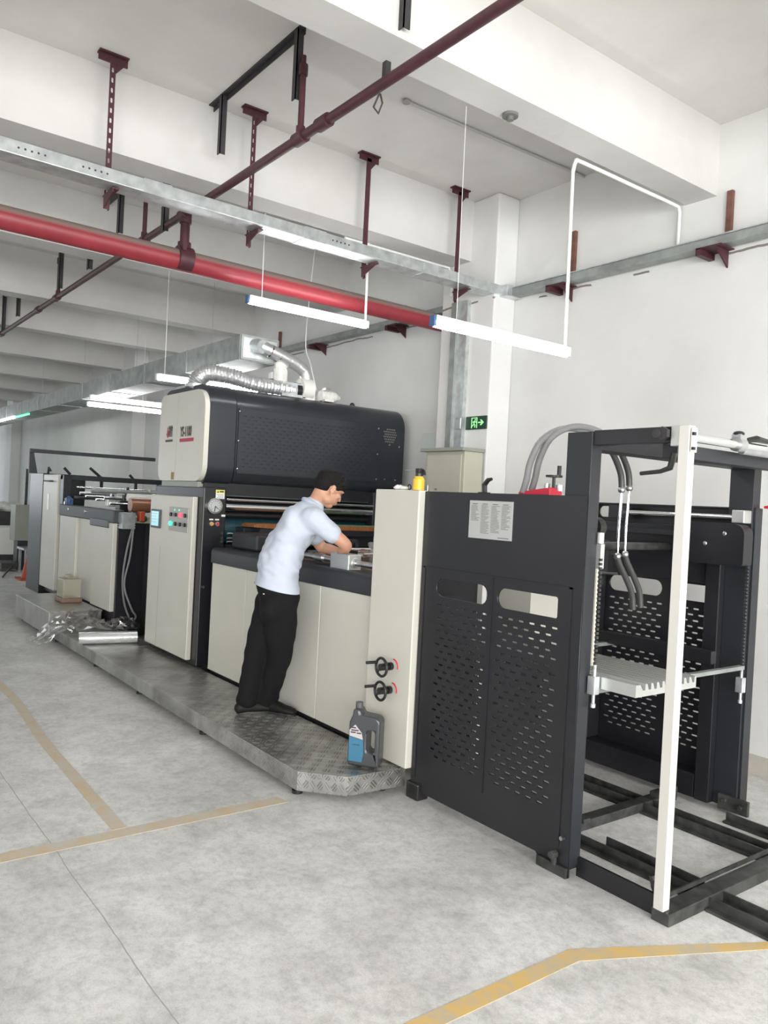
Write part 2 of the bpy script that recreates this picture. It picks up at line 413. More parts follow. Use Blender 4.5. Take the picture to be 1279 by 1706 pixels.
# the wall material reads its own height: keep the origin on the floor
def wall_with_opening(name, x0, x1, y0, y1, zl, zh, ax):
    m = MB(); m.box(x0, x1, y0, y1, 0, zl); m.box(x0, x1, y0, y1, zh, CZ)
    if ax == 'x':
        for i in range(7): yy = y0 + (y1 - y0) * i / 6 - .1; m.box(x0, x1, max(y0, yy), min(y1, yy + .2), zl, zh)
    else:
        for i in range(9): xx = x0 + (x1 - x0) * i / 8 - .1; m.box(max(x0, xx), min(x1, xx + .2), y0, y1, zl, zh)
    return struct(m.build(name, 'wall'))
wall_with_opening('wall_back', 6, 6.15, -8, 5.1, .9, 3.4, 'x')
wall_with_opening('wall_left', -30, 6, -8.15, -8, 1.0, 3.4, 'y')
wall_with_opening('wall_far', -30.15, -30, -8, 5.1, 1.0, 3.4, 'x')
struct(B('trim_1', mat('skirting_grime', (.52, .49, .43), .7, var=.12, vscale=4), None, -30, 6, WY - .012, WY, 0, .12))
# ceiling beams along Y
k = 1
for x, zb, wd in ((-3.04, 3.80, .23), (-5.2, BZ, .25), (-7.5, BZ, .25), (-9.75, BZ, .25), (-11.8, BZ, .25), (-14.3, BZ, .25), (-17, BZ, .25), (-19.6, BZ, .25), (-22.2, BZ, .25), (-24.8, BZ, .25), (-.9, 3.8, .23), (1.5, 3.8, .23)):
    k += 1; struct(B('trim_%d' % k, 'beam', None, x - wd, x, -8, WY, zb, CZ))
# wall pillars
for i, (x0, x1) in enumerate(((-5.56, -4.885), (-14.4, -13.7), (-23.8, -23.1))):
    struct(B('trim_%d' % (20 + i), 'wall', None, x0, x1, 4.72, WY, 0, CZ, bevel=.012))
# painted floor lines
def floor_poly(name, pts, label, extra=0, mt='line'):
    m = MB(); m.prism(pts, 'z', 0.0003, .0016 + extra)
    return tag(m.build(name, mt), label, 'floor marking')
floor_poly('floor_marking', [(-1.86, -2), (-1.78, -2), (-1.785, 2.315), (-1.452, 2.994), (-1.2, 3.5), (-1.25, 3.58), (-1.478, 3.045), (-1.853, 2.35)], 'clean yellow floor line bending to the right in the foreground below the feeder')
floor_poly('floor_marking', [(-3.675, -2), (-3.59, -2), (-3.585, 2.16), (-3.675, 2.14)], 'faded yellow floor line running under the near corner of the tread platform', 0, 'line_worn')
floor_poly('floor_marking', [(-9.5, 1.40), (-9.5, 1.33), (-6.33, 1.365), (-5.16, 1.296), (-3.68, 1.265), (-3.68, 1.335), (-5.12, 1.36), (-6.3, 1.43)], 'very worn yellow floor line parallel to the platform, meeting another line', .0006, 'line_worn')

# ================================================================== CEILING SERVICES
# galvanised trunking
t = thing('cable_trunking', (-4.9, 2, 3.42), 'galvanised trunking crossing the hall under the ceiling on four maroon hangers', 'cable tray')
def skew(m, x0, k, y0):
    for v in m.bm.verts: v.co.x += k * (v.co.y - y0)
    return m
m = MB().box(-4.96, -4.80, -3, 5.0, 3.42, 3.50); skew(m, 0, -.018, 1); m.build('trunking_body', 'galv', t, bevel=.004)
m = MB()
for y in (-.6, .5, 1.75, 2.9, 4.0):
    m.box(-4.963, -4.797, y - .09, y + .09, 3.417, 3.503)
skew(m, 0, -.018, 1); islands(m, 'joint_sleeve', 'galv', t)
for y0 in (.95, 1.3, 3.05):
    m = MB()
    for i in range(5): m.cyl((-4.803, y0 + .035 * i, 3.46 + .004 * (i % 2)), (-4.797, y0 + .035 * i, 3.46), .006, 8)
    skew(m, 0, -.018, 1); m.build('cable_hole', 'print', t)
t = thing('cable_trunking', (-2, 4.9, 3.41), 'galvanised trunking fixed along the top of the white wall', 'cable tray')
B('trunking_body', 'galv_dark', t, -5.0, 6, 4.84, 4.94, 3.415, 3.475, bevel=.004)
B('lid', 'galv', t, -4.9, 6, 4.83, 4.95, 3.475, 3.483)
m = MB().box(-5.16, -4.80, 4.78, 4.95, 3.405, 3.50); m.build('corner_box', 'galv', t, bevel=.004)
t = thing('cable_trunking', (-8, 4.9, 3.41), 'galvanised trunking on the wall beyond the pillar, behind the red pipe', 'cable tray')
B('trunking_body', 'galv_dark', t, -28, -5.62, 4.84, 4.94, 3.415, 3.475, bevel=.004)
# hangers of the crossing trunking
def slotted_bar(x, y, z0, z1, wd=.034):
    holes = []
    z = z0 + .05
    while z < z1 - .06: holes.append([(p[1] + y, p[0] + z) for p in slot(0, 0, .032, .013)]); z += .062
    return curve_plate([(y - wd / 2, z0), (y + wd / 2, z0), (y + wd / 2, z1), (y - wd / 2, z1)], holes, .004, lambda u, v, s_: (x + s_, u, v))
hl = ['nearest slotted maroon hanger of the trunking, leftmost of four', 'slotted maroon hanger crossed by the sprinkler pipe, second from the left', 'plain maroon trunking hanger right of the tall stub of sprinkler pipe', 'maroon trunking hanger nearest the wall pillar, rightmost of four']
for i, (x, y) in enumerate(((-5.03, 1.51), (-5.04, 2.49), (-5.07, 3.49), (-5.07, 4.44))):
    t = thing('trunking_hanger', (x, y, 3.33), hl[i], 'hanger', 'maroon hangers of the trunking')
    m = slotted_bar(x, y, 3.33, 4.25) if i < 2 else MB().box(x - .004, x + .004, y - .02, y + .02, 3.38, 4.25)
    m.box(x - .03, x, y + .015, y + .019, 3.33, 4.25)
    m.build('hanger_bar', 'maroon', t)
    m = MB().box(x - .03, x + .03, y - .09, y + .09, 4.27, CZ); m.box(x - .004, x + .004, y - .09, y + .09, 4.225, 4.275)
    m.prism([(y + .02, 4.23), (y + .07, 4.23), (y + .02, 4.17)], 'x', x - .003, x + .003)
    m.build('ceiling_bracket', 'maroon', t)
    m = MB().box(x - .02, x + .17, y - .02, y + .02, 3.405, 3.413); m.prism([(x, 3.405), (x + .17, 3.405), (x + .17, 3.385), (x, 3.33)], 'y', y - .02, y - .014)
    m.build('support_arm', 'maroon', t)
# brackets and hanging bits along the wall
wl = ['maroon bracket under the wall trunking right of the lamp rod', 'maroon bracket under the wall trunking at the right edge', 'maroon bracket under the wall trunking left of the red pipe end', 'maroon bracket on the wall above the housing motors']
for i, (x, z) in enumerate(((-4.30, 3.41), (-2.98, 3.41), (-6.45, 3.41), (-7.95, 3.41))):
    t = thing('wall_bracket', (x, 4.9, z), wl[i], 'bracket', 'maroon wall brackets')
    m = MB().box(x - .09, x + .09, 4.80, WY, z - .008, z); m.box(x - .09, x - .05, 4.80, WY, z - .05, z)
    m.prism([(4.80, z), (WY, z), (WY, z - .12)], 'x', x + .04, x + .05); m.build('bracket_arm', 'maroon', t)
for (x, z0, z1, l) in ((-4.25, 3.50, 3.85, 'rust brown flat bar above the wall trunking behind the lamp rod'), (-2.93, 3.50, 3.80, 'rust brown flat bar on the wall near the right edge of the view'), (-6.42, 3.50, 3.62, 'short dark bar above the red pipe near the pillar'), (-9.0, 3.5, 3.72, 'short maroon bar on the wall behind the end of the duct')):
    tag(B('flat_bar', mat('rusty_bar', (.16, .07, .05), .7, var=.4, vscale=14), None, x - .02, x + .02, WY - .03, WY, z0, z1), l, 'metal bar')
# large red fire main
t = thing('fire_main_pipe', (-5.65, 2.2, 3.24), 'thick red fire main crossing under the ceiling, dusty on top', 'pipe')
def redpipe():
    m = mat('red_pipe_paint', (.25, .028, .038), .42, var=.12, vscale=6); nt = m.node_tree; b = nt.nodes['Principled BSDF']
    src = b.inputs['Base Color'].links[0].from_socket
    g = nt.nodes.new('ShaderNodeNewGeometry'); sp = nt.nodes.new('ShaderNodeSeparateXYZ'); nt.links.new(g.outputs['Normal'], sp.inputs[0])
    cr = nt.nodes.new('ShaderNodeValToRGB'); cr.color_ramp.elements[0].position = .12; cr.color_ramp.elements[1].position = .42
    cr.color_ramp.elements[0].color = (0, 0, 0, 1); cr.color_ramp.elements[1].color = (.85, .85, .85, 1)
    nt.links.new(sp.outputs['Z'], cr.inputs[0])
    mx = nt.nodes.new('ShaderNodeMixRGB'); mx.inputs[2].default_value = (.22, .19, .165, 1)
    nt.links.new(cr.outputs[0], mx.inputs[0]); nt.links.new(src, mx.inputs[1]); nt.links.new(mx.outputs[0], b.inputs['Base Color'])
    return m
cy('pipe', redpipe(), t, (-5.60, -3, 3.325), (-5.66, WY, 3.30), .078, 32)
m = MB().cyl((-5.63, 2.21, 3.32), (-5.63, 2.32, 3.32), .088, 28).cyl((-5.63, 2.265, 3.38), (-5.63, 2.265, 3.66), .034, 16)
m.cyl((-5.63, 2.265, 3.39), (-5.63, 2.265, 3.44), .048, 16); m.cyl((-5.63, 2.265, 3.58), (-5.63, 2.265, 3.66), .044, 16)
m.box(-5.57, -5.54, 2.22, 2.25, 3.36, 3.42)
autosmooth(m.build('riser_branch', 'maroon', t))
# sprinkler pipe along X
t = thing('sprinkler_pipe', (-6, 2.24, 3.6), 'dark maroon sprinkler pipe running away under the ceiling beams', 'pipe')
PZ = 3.645; PY = 2.25
cy('pipe', 'maroon', t, (1, PY, PZ), (-29, PY, PZ), .027, 16)
m = MB()
for x in (-3.72, -3.97, -5.63, -6.45, -9.1, -9.9, -11.9, -14.5): m.cyl((x - .05, PY, PZ), (x + .05, PY, PZ), .038, 14)
islands(m, 'coupling', 'maroon', t, smooth=True)
for i, x in enumerate((-3.97, -6.45, -9.05, -11.8, -14.5, -17.2)):
    m = MB().cyl((x, PY, PZ), (x, PY, 4.06), .018, 12).cyl((x, PY, 4.0), (x, PY, 4.06), .026, 12).cyl((x, PY, 4.06), (x, PY, 4.11), .014, 12).cyl((x, PY, PZ), (x, PY, 3.71), .026, 12)
    autosmooth(m.build('sprinkler_drop', 'maroon', t))
t = thing('pipe_clamp', (-3.16, PY, 3.6), 'small grey pipe clamp with a wire hook on the sprinkler pipe beside the first beam', 'clamp')
m = MB().box(-3.175, -3.145, PY - .015, PY + .015, 3.66, 3.74); m.build('clamp_body', 'iron', t)
MB().tube([(-3.2, PY, 3.62), (-3.24, PY - .01, 3.55), (-3.21, PY, 3.51), (-3.18, PY, 3.55), (-3.2, PY, 3.6)], .005, 6).build('wire_hook', 'iron', t)
# black angle iron frames left on the ceiling
t = thing('angle_iron_frame', (-4.6, 2.24, 3.8), 'black angle iron on the ceiling with two bars hanging down', 'angle iron')
MB().box(-5.23, -3.98, 2.22, 2.26, 4.272, CZ).box(-5.23, -3.98, 2.255, 2.26, 4.24, CZ).build('ceiling_angle', 'iron', t)
MB().box(-5.03, -4.99, 2.22, 2.226, 3.88, CZ).box(-4.995, -4.99, 2.22, 2.26, 3.88, CZ).build('drop_bar', 'iron', t)
MB().box(-4.04, -4.00, 2.22, 2.226, 3.87, CZ).box(-4.005, -4.0, 2.22, 2.26, 3.87, CZ).build('drop_bar', 'iron', t)
bars = [(-5.98, 3.60, 4.06, 'greenish black bar hanging past the trunking beside the red pipe riser'), (-7.05, 3.84, 4.20, 'black bar hanging behind the trunking above the red pipe'),
        (-8.95, 3.71, 4.10, 'black bar hanging just below the red pipe, left of the dark riser'), (-7.9, 3.70, 3.86, 'short dark stub hanging below the red pipe'),
        (-11.75, 3.65, 4.12, 'dark bar hanging at the left edge above the sprinkler pipe'), (-10.9, 3.72, 4.0, 'shorter dark bar hanging near the left edge'), (-3.03, 3.83, 4.1, 'black bar on the face of the first beam at the top edge')]
for x, z0, z1, l in bars:
    tag(MB().box(x - .03, x + .03, 2.22, 2.226, z0, max(z1, CZ if x < -8.5 else z1)).box(x + .024, x + .03, 2.22, 2.26, z0, z1).build('angle_bar', 'iron'), l, 'angle iron', 'cut angle bars under the ceiling')
tag(MB().box(-7.5, -6.95, 2.23, 2.26, 4.2, CZ).build('angle_bar', 'iron'), 'short dark angle seen end on behind the crossing trunking', 'angle iron')
# conduits, smoke detector
t = thing('electrical_conduit', (-3.28, 4.3, 3.5), 'white conduit under the first beam turning down to the wall trunking', 'conduit')
autosmooth(MB().tube(smooth_path([(-3.3, 3.80, 3.70), (-3.3, 3.82, 3.77), (-3.3, 3.88, 3.785), (-3.3, 4.4, 3.785), (-3.3, 4.86, 3.785), (-3.3, 4.93, 3.77), (-3.3, 4.94, 3.7), (-3.3, 4.94, 3.48)], 3), .0125, 10).build('conduit_tube', 'white_pvc', t), 60)
t = thing('electrical_conduit', (-5.42, 4.2, 3.5), 'white conduit under the second beam going to the corner of the trunking', 'conduit')
autosmooth(MB().tube([(-5.45, 3.55, 3.745), (-5.45, 4.55, 3.745), (-5.42, 4.66, 3.735), (-5.4, 4.68, 3.6), (-5.4, 4.68, 3.48)], .011, 10).build('conduit_tube', 'white_pvc', t), 60)
t = thing('electrical_conduit', (-4.2, 4.0, 4.2), 'thin grey conduit across the ceiling between the first two beams', 'conduit')
cy('conduit_tube', mat('grey_conduit', (.5, .49, .47), .6), t, (-4.22, 3.2, 4.265), (-4.18, 4.95, 4.265), .011, 10)
m = MB().sph((-4.22, 3.18, 4.262), .03, (1, 1, .5)); m.build('junction_box', mat('old_box', (.35, .33, .31), .7), t)
t = thing('ceiling_fitting', (-3.2, 3.14, 3.76), 'dark round fitting on the underside of the first beam', 'fitting')
autosmooth(MB().cyl((-3.2, 3.14, 3.785), (-3.2, 3.14, 3.8), .045, 20).cyl((-3.2, 3.14, 3.765), (-3.2, 3.14, 3.785), .02, 12).build('base', mat('dark_fitting', (.16, .165, .16), .6), t))
# hanging tube lamps, along Y
def lamp(x, y0, y1, z, rods, label):
    t = thing('tube_lamp', (x, (y0 + y1) / 2, z - .02), label, 'lamp', 'hanging fluorescent tube lamps')
    autosmooth(MB().cyl((x, y0 + .015, z), (x, y1 - .015, z), .026, 20).build('tube', 'tube', t))
    MB().box(x - .014, x + .014, y0 + .02, y1 - .02, z + .02, z + .04).build('batten', 'white_pvc', t)
    MB().box(x - .02, x + .02, y0 - .006, y0 + .014, z - .022, z + .035).build('end_cap', 'blue' if y0 < 2.8 else 'white_pvc', t)
    MB().box(x - .02, x + .02, y1 - .014, y1 + .006, z - .022, z + .035).build('end_cap', 'white_pvc', t)
    for (y, z1, r) in rods:
        cy('suspension_rod', 'white_pvc', t, (x, y, z + .04), (x - (.01), y, z1), r, 10)
    return t
lamp(-3.29, 2.73, 3.83, 2.585, ((3.80, 3.72, .011), (2.9, 3.8, .0015)), 'brightest lit tube lamp hanging in front of the pillar')
lamp(-5.40, 2.68, 3.78, 3.06, ((3.76, 3.74, .011), (2.80, 3.74, .003)), 'lit tube lamp hanging below the red pipe')
lamp(-7.55, 2.82, 3.92, 2.71, ((2.9, BZ, .003),), 'lit tube lamp just above the left end of the black housing')
lamp(-11.2, 3.23, 4.33, 2.75, ((4.0, BZ, .003),), 'lit tube lamp left of the housing, lower of two')
lamp(-10.4, 3.03, 4.13, 2.755, ((4.0, CZ, .003),), 'lit tube lamp left of the housing, just above the lower one')

# ================================================================== WALL THINGS
t = thing('electrical_cabinet', (-5.15, 4.58, 0), 'olive grey electrical cabinet with sloping top standing before the pillar', 'cabinet')
B('cabinet_body', 'cabinet', t, -5.40, -4.90, 4.49, 4.70, 0, 2.07, bevel=.006)
MB().box(-5.44, -4.885, 4.45, 4.71, 2.07, 2.10).build('top_hood', 'cabinet_shade', t, bevel=.004)
d = B('door', 'cabinet', t, -5.37, -4.93, 4.478, 4.49, .1, 2.04, bevel=.004)
MB().box(-5.335, -5.32, 4.455, 4.478, 1.70, 1.78).build('door_handle', 'steel', d, bevel=.004)
MB().cyl((-5.33, 4.465, 1.65), (-5.33, 4.478, 1.65), .008, 10).cyl((-5.23, 4.465, 1.745), (-5.23, 4.478, 1.745), .009, 10).build('lock', 'steel', d)
m = MB().box(-5.17, -5.07, 4.472, 4.478, 1.45, 1.725)
m.build('vent', 'cabinet_shade', d)
m = MB()
for i in range(6): m.box(-5.165 + .016 * i, -5.157 + .016 * i, 4.466, 4.474, 1.455, 1.72)
m.build('vent_slats', 'print', d)
t = thing('exit_sign', (-5.02, 4.71, 2.27), 'green running man exit sign with arrow on the pillar', 'sign')
B('sign_plate', 'sign_green', t, -5.145, -4.89, 4.704, 4.718, 2.275, 2.388, bevel=.002)
def sg(u, v, s_): return (-5.035 + u, 4.703 - s_, 2.33 + v)
m = MB()
for (a, b_, c, d2) in ((-.035, -.028, -.045, .045), (.03, .036, -.045, .045), (-.035, .036, .040, .046)): m.box(-5.035 + a, -5.035 + b_, 4.700, 4.704, 2.33 + c, 2.33 + d2)
m.sph(sg(.012, .028, 0), .008, (1, .3, 1), 8)
for seg in (((.006, .018), (-.004, -.008)), ((.004, .015), (-.018, .006)), ((.006, .014), (.024, .004)), ((-.004, -.008), (.012, -.018)), ((.012, -.018), (.008, -.04)), ((-.004, -.008), (-.014, -.022)), ((-.014, -.022), (-.028, -.026))):
    m.tube([sg(*seg[0], 0), sg(*seg[1], 0)], .0045, 6)
m.build('running_man', 'sign_glow', t)
m = MB(); m.prism([(-4.985, 2.327), (-4.985, 2.337), (-4.945, 2.337), (-4.962, 2.356), (-4.948, 2.356), (-4.918, 2.332), (-4.948, 2.308), (-4.962, 2.308), (-4.945, 2.327)], 'y', 4.700, 4.704)
m.build('arrow', 'sign_glow', t)
t = thing('wire_duct', (-5.25, 4.68, 2.1), 'vertical grey cable duct on the pillar rising from the cabinet', 'cable duct')
B('duct_body', 'galv_dark', t, -5.36, -5.29, 4.66, 4.72, 2.10, 3.41)
B('duct_cover', 'galv', t, -5.29, -5.17, 4.68, 4.72, 2.10, 3.41)
tag(B('switch_box', 'galv', None, -5.235, -5.165, 4.66, 4.68, 2.28, 2.38, bevel=.004), 'grey switch box beside the exit sign on the cable duct', 'box')
tag(cy('light_sliver', 'white_pvc', None, (-14.63, 4.93, 1.3), (-14.63, 4.93, 3.0), .025), 'thin white upright standing in for a bright strip of light by the far pillar behind the delivery unit', 'pipe')  # white cylinder added in place of a bright vertical strip of light
tag(B('notice_board', 'pale_notice', None, -6.06, -5.60, WY - .012, WY, 2.13, 2.31, bevel=.003), 'pale notice on the wall left of the electrical cabinet', 'sign')

# ================================================================== DUCTWORK over the machine
t = thing('air_duct', (-16, 3.4, 2.8), 'long galvanised rectangular air duct running along the hall above the machine', 'duct')
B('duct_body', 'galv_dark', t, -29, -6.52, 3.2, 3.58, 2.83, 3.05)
m = MB()
for x in [-6.55 - 1.2 * i for i in range(12)]: m.box(x - .01, x + .01, 3.193, 3.587, 2.823, 3.057)
islands(m, 'flange', 'galv_dark', t)
m = MB().box(-6.54, -6.515, 3.22, 3.56, 2.85, 3.03).cyl((-6.55, 3.33, 2.97), (-6.42, 3.36, 2.95), .06, 20)
m.box(-6.52, -6.50, 3.43, 3.50, 2.9, 2.98); m.build('end_plate', 'galv', t)
for i, x in enumerate((-7.6, -9.8, -12, -14.4)):
    cy('hanger_wire', 'steel', t, (x, 3.4, 3.05), (x, 3.4, BZ if i % 2 else CZ), .003, 6)
t = thing('exhaust_pipe', (-6.45, 3.6, 2.7), 'smooth grey exhaust pipe dropping from the duct end to the white blower', 'pipe')
autosmooth(MB().tube(smooth_path([(-6.5, 3.33, 2.975), (-6.46, 3.42, 2.945), (-6.45, 3.62, 2.885), (-6.45, 3.76, 2.835), (-6.45, 3.84, 2.77), (-6.45, 3.86, 2.66)], 5), .058, 20).build('pipe_body', 'flex', t), 50)
m = MB()
for y, z in ((3.46, 2.933), (3.56, 2.903), (3.66, 2.872)): m.tube([(-6.455, y - .006, z + .002), (-6.455, y + .006, z - .002)], .061, 20)
islands(m, 'pipe_band', 'chrome', t)
t = thing('flexible_duct', (-6.5, 3.3, 2.53), 'silver foil flexible hose lying along the top of the black housing', 'duct')
pts = smooth_path([(-6.62, 2.83, 2.52), (-6.60, 2.84, 2.60), (-6.52, 2.90, 2.66), (-6.44, 3.08, 2.645), (-6.40, 3.3, 2.605), (-6.40, 3.55, 2.60), (-6.42, 3.72, 2.60)], 16)
rs = [.075 - .02 * (i / len(pts)) + (.006 if i % 2 else -.003) + .003 * math.sin(i * 1.7) for i in range(len(pts))]
MB().tube(pts, rs, 20).build('hose', 'flex', t)
autosmooth(MB().cyl((-6.62, 2.83, 2.53), (-6.62, 2.83, 2.56), .09, 20).build('hose_collar', 'galv', t))
autosmooth(MB().cyl((-6.42, 3.71, 2.60), (-6.42, 3.76, 2.60), .075, 20).build('hose_clamp', 'blackp', t))
t = thing('blower', (-6.45, 3.84, 2.53), 'white centrifugal blower with upright motor on top of the housing', 'blower')
autosmooth(MB().cyl((-6.42, 3.76, 2.62), (-6.42, 3.88, 2.62), .10, 28).box(-6.52, -6.36, 3.77, 3.9, 2.525, 2.6).box(-6.5, -6.4, 3.8, 3.9, 2.6, 2.72).build('fan_casing', 'white_paint', t), 30)
m = MB().cyl((-6.5, 3.60, 2.66), (-6.5, 3.60, 2.80), .055, 20).cyl((-6.5, 3.60, 2.80), (-6.5, 3.60, 2.845), .06, 20)
for a in range(12): m.box(-6.5 - .064, -6.5 + .064, 3.598, 3.602, 2.67, 2.79, rot=Matrix.Rotation(a * PI / 12, 3, 'Z'))
m.box(-6.6, -6.54, 3.53, 3.58, 2.70, 2.76)
mt_ = m.build('motor', 'white_paint', t); MB().box(-6.62, -6.36, 3.55, 3.8, 2.53, 2.66).build('motor_base', 'galv', t)
t = thing('electric_motor', (-6.4, 4.05, 2.53), 'small white electric motor lying beside the blower on the housing', 'motor')
m = MB().cyl((-6.4, 3.98, 2.585), (-6.4, 4.14, 2.585), .05, 20).cyl((-6.4, 4.14, 2.585), (-6.4, 4.2, 2.58), .046, 20, .02)
for i in range(6): m.cyl((-6.4, 4.0 + .02 * i, 2.585), (-6.4, 4.006 + .02 * i, 2.585), .056, 20)
m.box(-6.46, -6.34, 4.0, 4.1, 2.53, 2.55)
autosmooth(m.build('motor_body', 'white_paint', t)); B('junction_box', 'steel', t, -6.43, -6.37, 4.02, 4.08, 2.63, 2.66)
tag(autosmooth(MB().cyl((-6.5, 4.42, 2.53), (-6.5, 4.42, 2.545), .03, 16).sph((-6.5, 4.42, 2.55), .025).build('cap_knob', 'blackp')), 'small black knob on top of the housing near its right end', 'knob')
tag(MB().tube(smooth_path([(-6.5, 4.0, 2.64), (-6.6, 3.98, 2.9), (-6.75, 4.0, 3.2), (-6.8, 4.1, 4.275)], 5), .005, 6).build('power_cable', 'white_pvc'), 'thin pale cable rising from the small motor to the beam', 'cable')
t = thing('led_strip', (-17, 3.2, 2.75), 'row of green and white lights under the far left end of the duct', 'light strip')
for i, (x0, x1, mm) in enumerate(((-15.4, -14.4, 'green_led'), (-17.6, -15.5, 'tube'), (-21, -18.2, 'green_led'))):
    autosmooth(MB().cyl((x0, 3.2, 2.80), (x1, 3.2, 2.80), .018, 8).build('light_bar', mm, t))

# ================================================================== LAMINATING TOWER
T = thing('laminating_tower', (-6.7, 3.8, .12), 'tall black laminating tower with rounded housing and cream operator doors', 'machine')
hx0, hx1, hz0, hz1 = -7.22, -6.2, 1.69, 2.53
sec = rrect(hx0, hx1, hz0, hz1, (.10, .13, .2, .16), 8)
h = autosmooth(MB().prism(sec, 'y', 3.036, 4.86).build('housing', 'housing', T), 30)
sec2 = rrect(hx0 - .01, hx1 + .004, hz0 - .015, hz1 + .006, (.12, .16, .2, .16), 8)
autosmooth(MB().prism(sec2, 'y', 2.785, 3.028).build('end_frame', 'housing', T), 30)
B('neck', 'black', T, -7.15, -6.28, 2.80, 4.8, 1.60, 1.70)
# rounded two-leaf end door
for (x0, x1, r) in ((-7.19, -6.782, (.1, 0, 0, .1)), (-6.775, -6.195, (0, .14, .16, 0))):
    d = autosmooth(MB().prism(rrect(x0, x1, 1.705, 2.485, r, 8), 'y', 2.742, 2.784).build('housing_door', 'cream', T), 30)
    if x0 < -7:
        d['label'] = 'narrow left door leaf with small emblem'
        m = MB()
        for (a, b_, c, e) in ((-7.0, -6.992, 2.10, 2.19), (-7.0, -6.96, 2.15, 2.157), (-6.985, -6.977, 2.09, 2.15), (-7.02, -7.0, 2.12, 2.13)): m.box(a, b_, 2.738, 2.743, c, e)
        m.build('emblem_mark', 'redline', d)
        m = MB()
        for i in range(4):
            x = -6.965 + .024 * i; m.box(x, x + .007, 2.738, 2.743, 2.10, 2.20); m.box(x - .004, x + .014, 2.738, 2.743, 2.12 + .018 * i, 2.13 + .018 * i); m.box(x - .004, x + .014, 2.738, 2.743, 2.175, 2.183)
        m.box(-7.03, -6.87, 2.738, 2.743, 2.055, 2.075); m.build('emblem_text', 'print', d)
    else:
        d['label'] = 'wide right door leaf with model number lettering'
        fn = lambda u, v, s_: (-6.70 + u, 2.740 - s_, 2.095 + v)
        text_mb('YS-1100', .12, fn, shear=.1, bold=.003, xs=.60).build('lettering', 'print', d)
        m = MB(); m.box(-6.70, -6.405, 2.738, 2.743, 2.045, 2.075); m.build('underline', 'redline', d)
    if x0 < -7:
        MB().box(-6.86, -6.80, 2.738, 2.743, 1.715, 1.78).build('sticker', mat('brown_sticker', (.33, .22, .10), .6), d)
MB().box(-7.1, -6.3, 2.75, 2.80, 1.655, 1.70).build('drip_ledge', 'cabinet_shade', T)
# perforated front panel with short dashes
holes = []
r_ = 0; z = 1.85
while z < 2.30:
    x = 3.10 + (.035 if r_ % 2 else 0)
    while x < 4.48: holes.append(slot(x, z, .036, .007)); x += .07
    z += .031; r_ += 1
m = curve_plate([(3.05, 1.80), (4.56, 1.80), (4.56, 2.345), (3.05, 2.345)], holes, .004, lambda u, v, s_: (-6.192 + s_, u, v))
pf = m.build('perforated_panel', 'housing', T)
m = MB().box(-6.2, -6.1905, 3.05, 4.50, 2.338, 2.348).box(-6.2, -6.186, 3.05, 4.56, 1.790, 1.802); m.build('panel_lip', 'blackp', T)
m = MB()
for y, z in ((3.055, 2.322), (3.055, 2.07), (3.055, 1.829), (4.53, 2.317), (4.53, 2.07), (4.53, 1.826), (4.63, 1.83), (4.76, 1.83), (4.67, 2.17), (4.79, 2.16)): m.sph((-6.188, y, z), .009, (.6, 1, 1), 8)
islands(m, 'screw', 'chrome', T)
m = MB()
for i in range(7):
    for j in range(6):
        y = 4.61 + i * .022 + (.011 if j % 2 else 0); z = 2.20 + j * .024
        if (y - 4.68) ** 2 + (z - 2.262) ** 2 < .0062: m.cyl((-6.201, y, z), (-6.196, y, z), .008, 6)
m.build('vent_grille', mat('grille_grey', (.17, .17, .165), .5), T)
# columns
col = B('near_column', 'black', T, -7.27, -6.2, 2.767, 2.975, .15, 1.66, bevel=.01)
B('far_column', 'black_soft', T, -7.2, -6.2, 4.52, 4.86, .12, 1.70, bevel=.008)
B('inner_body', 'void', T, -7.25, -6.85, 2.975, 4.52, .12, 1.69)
# shield, rollers
g = B('front_shield', 'glass_dark', T, -6.30, -6.285, 2.98, 4.52, 1.59, 1.80)
B('shield_trim', 'galv_dark', T, -6.286, -6.28, 2.98, 4.52, 1.715, 1.722)
cy('guide_roller', 'chrome', T, (-6.2, 2.976, 1.563), (-6.2, 4.52, 1.563), .012)
cy('press_roller', 'chrome', T, (-6.23, 2.976, 1.50), (-6.23, 4.52, 1.50), .034, 28)
cy('rubber_roller', 'blackp', T, (-6.3, 2.976, 1.43), (-6.3, 4.52, 1.43), .03, 28)
cy('heated_drum', 'teal', T, (-6.42, 2.976, 1.30), (-6.42, 4.52, 1.30), .13, 36)
m = MB()
for z in (1.275, 1.235, 1.205): m.cyl((-6.15, 2.976, z), (-6.15, 3.10, z), .009, 12)
islands(m, 'short_rod', 'chrome', T, smooth=True)
B('cross_beam', 'black_soft', T, -6.30, -6.14, 3.12, 4.52, 1.17, 1.33, bevel=.006)
B('bearing_block', 'black', T, -6.22, -6.08, 2.98, 3.12, 1.10, 1.18)
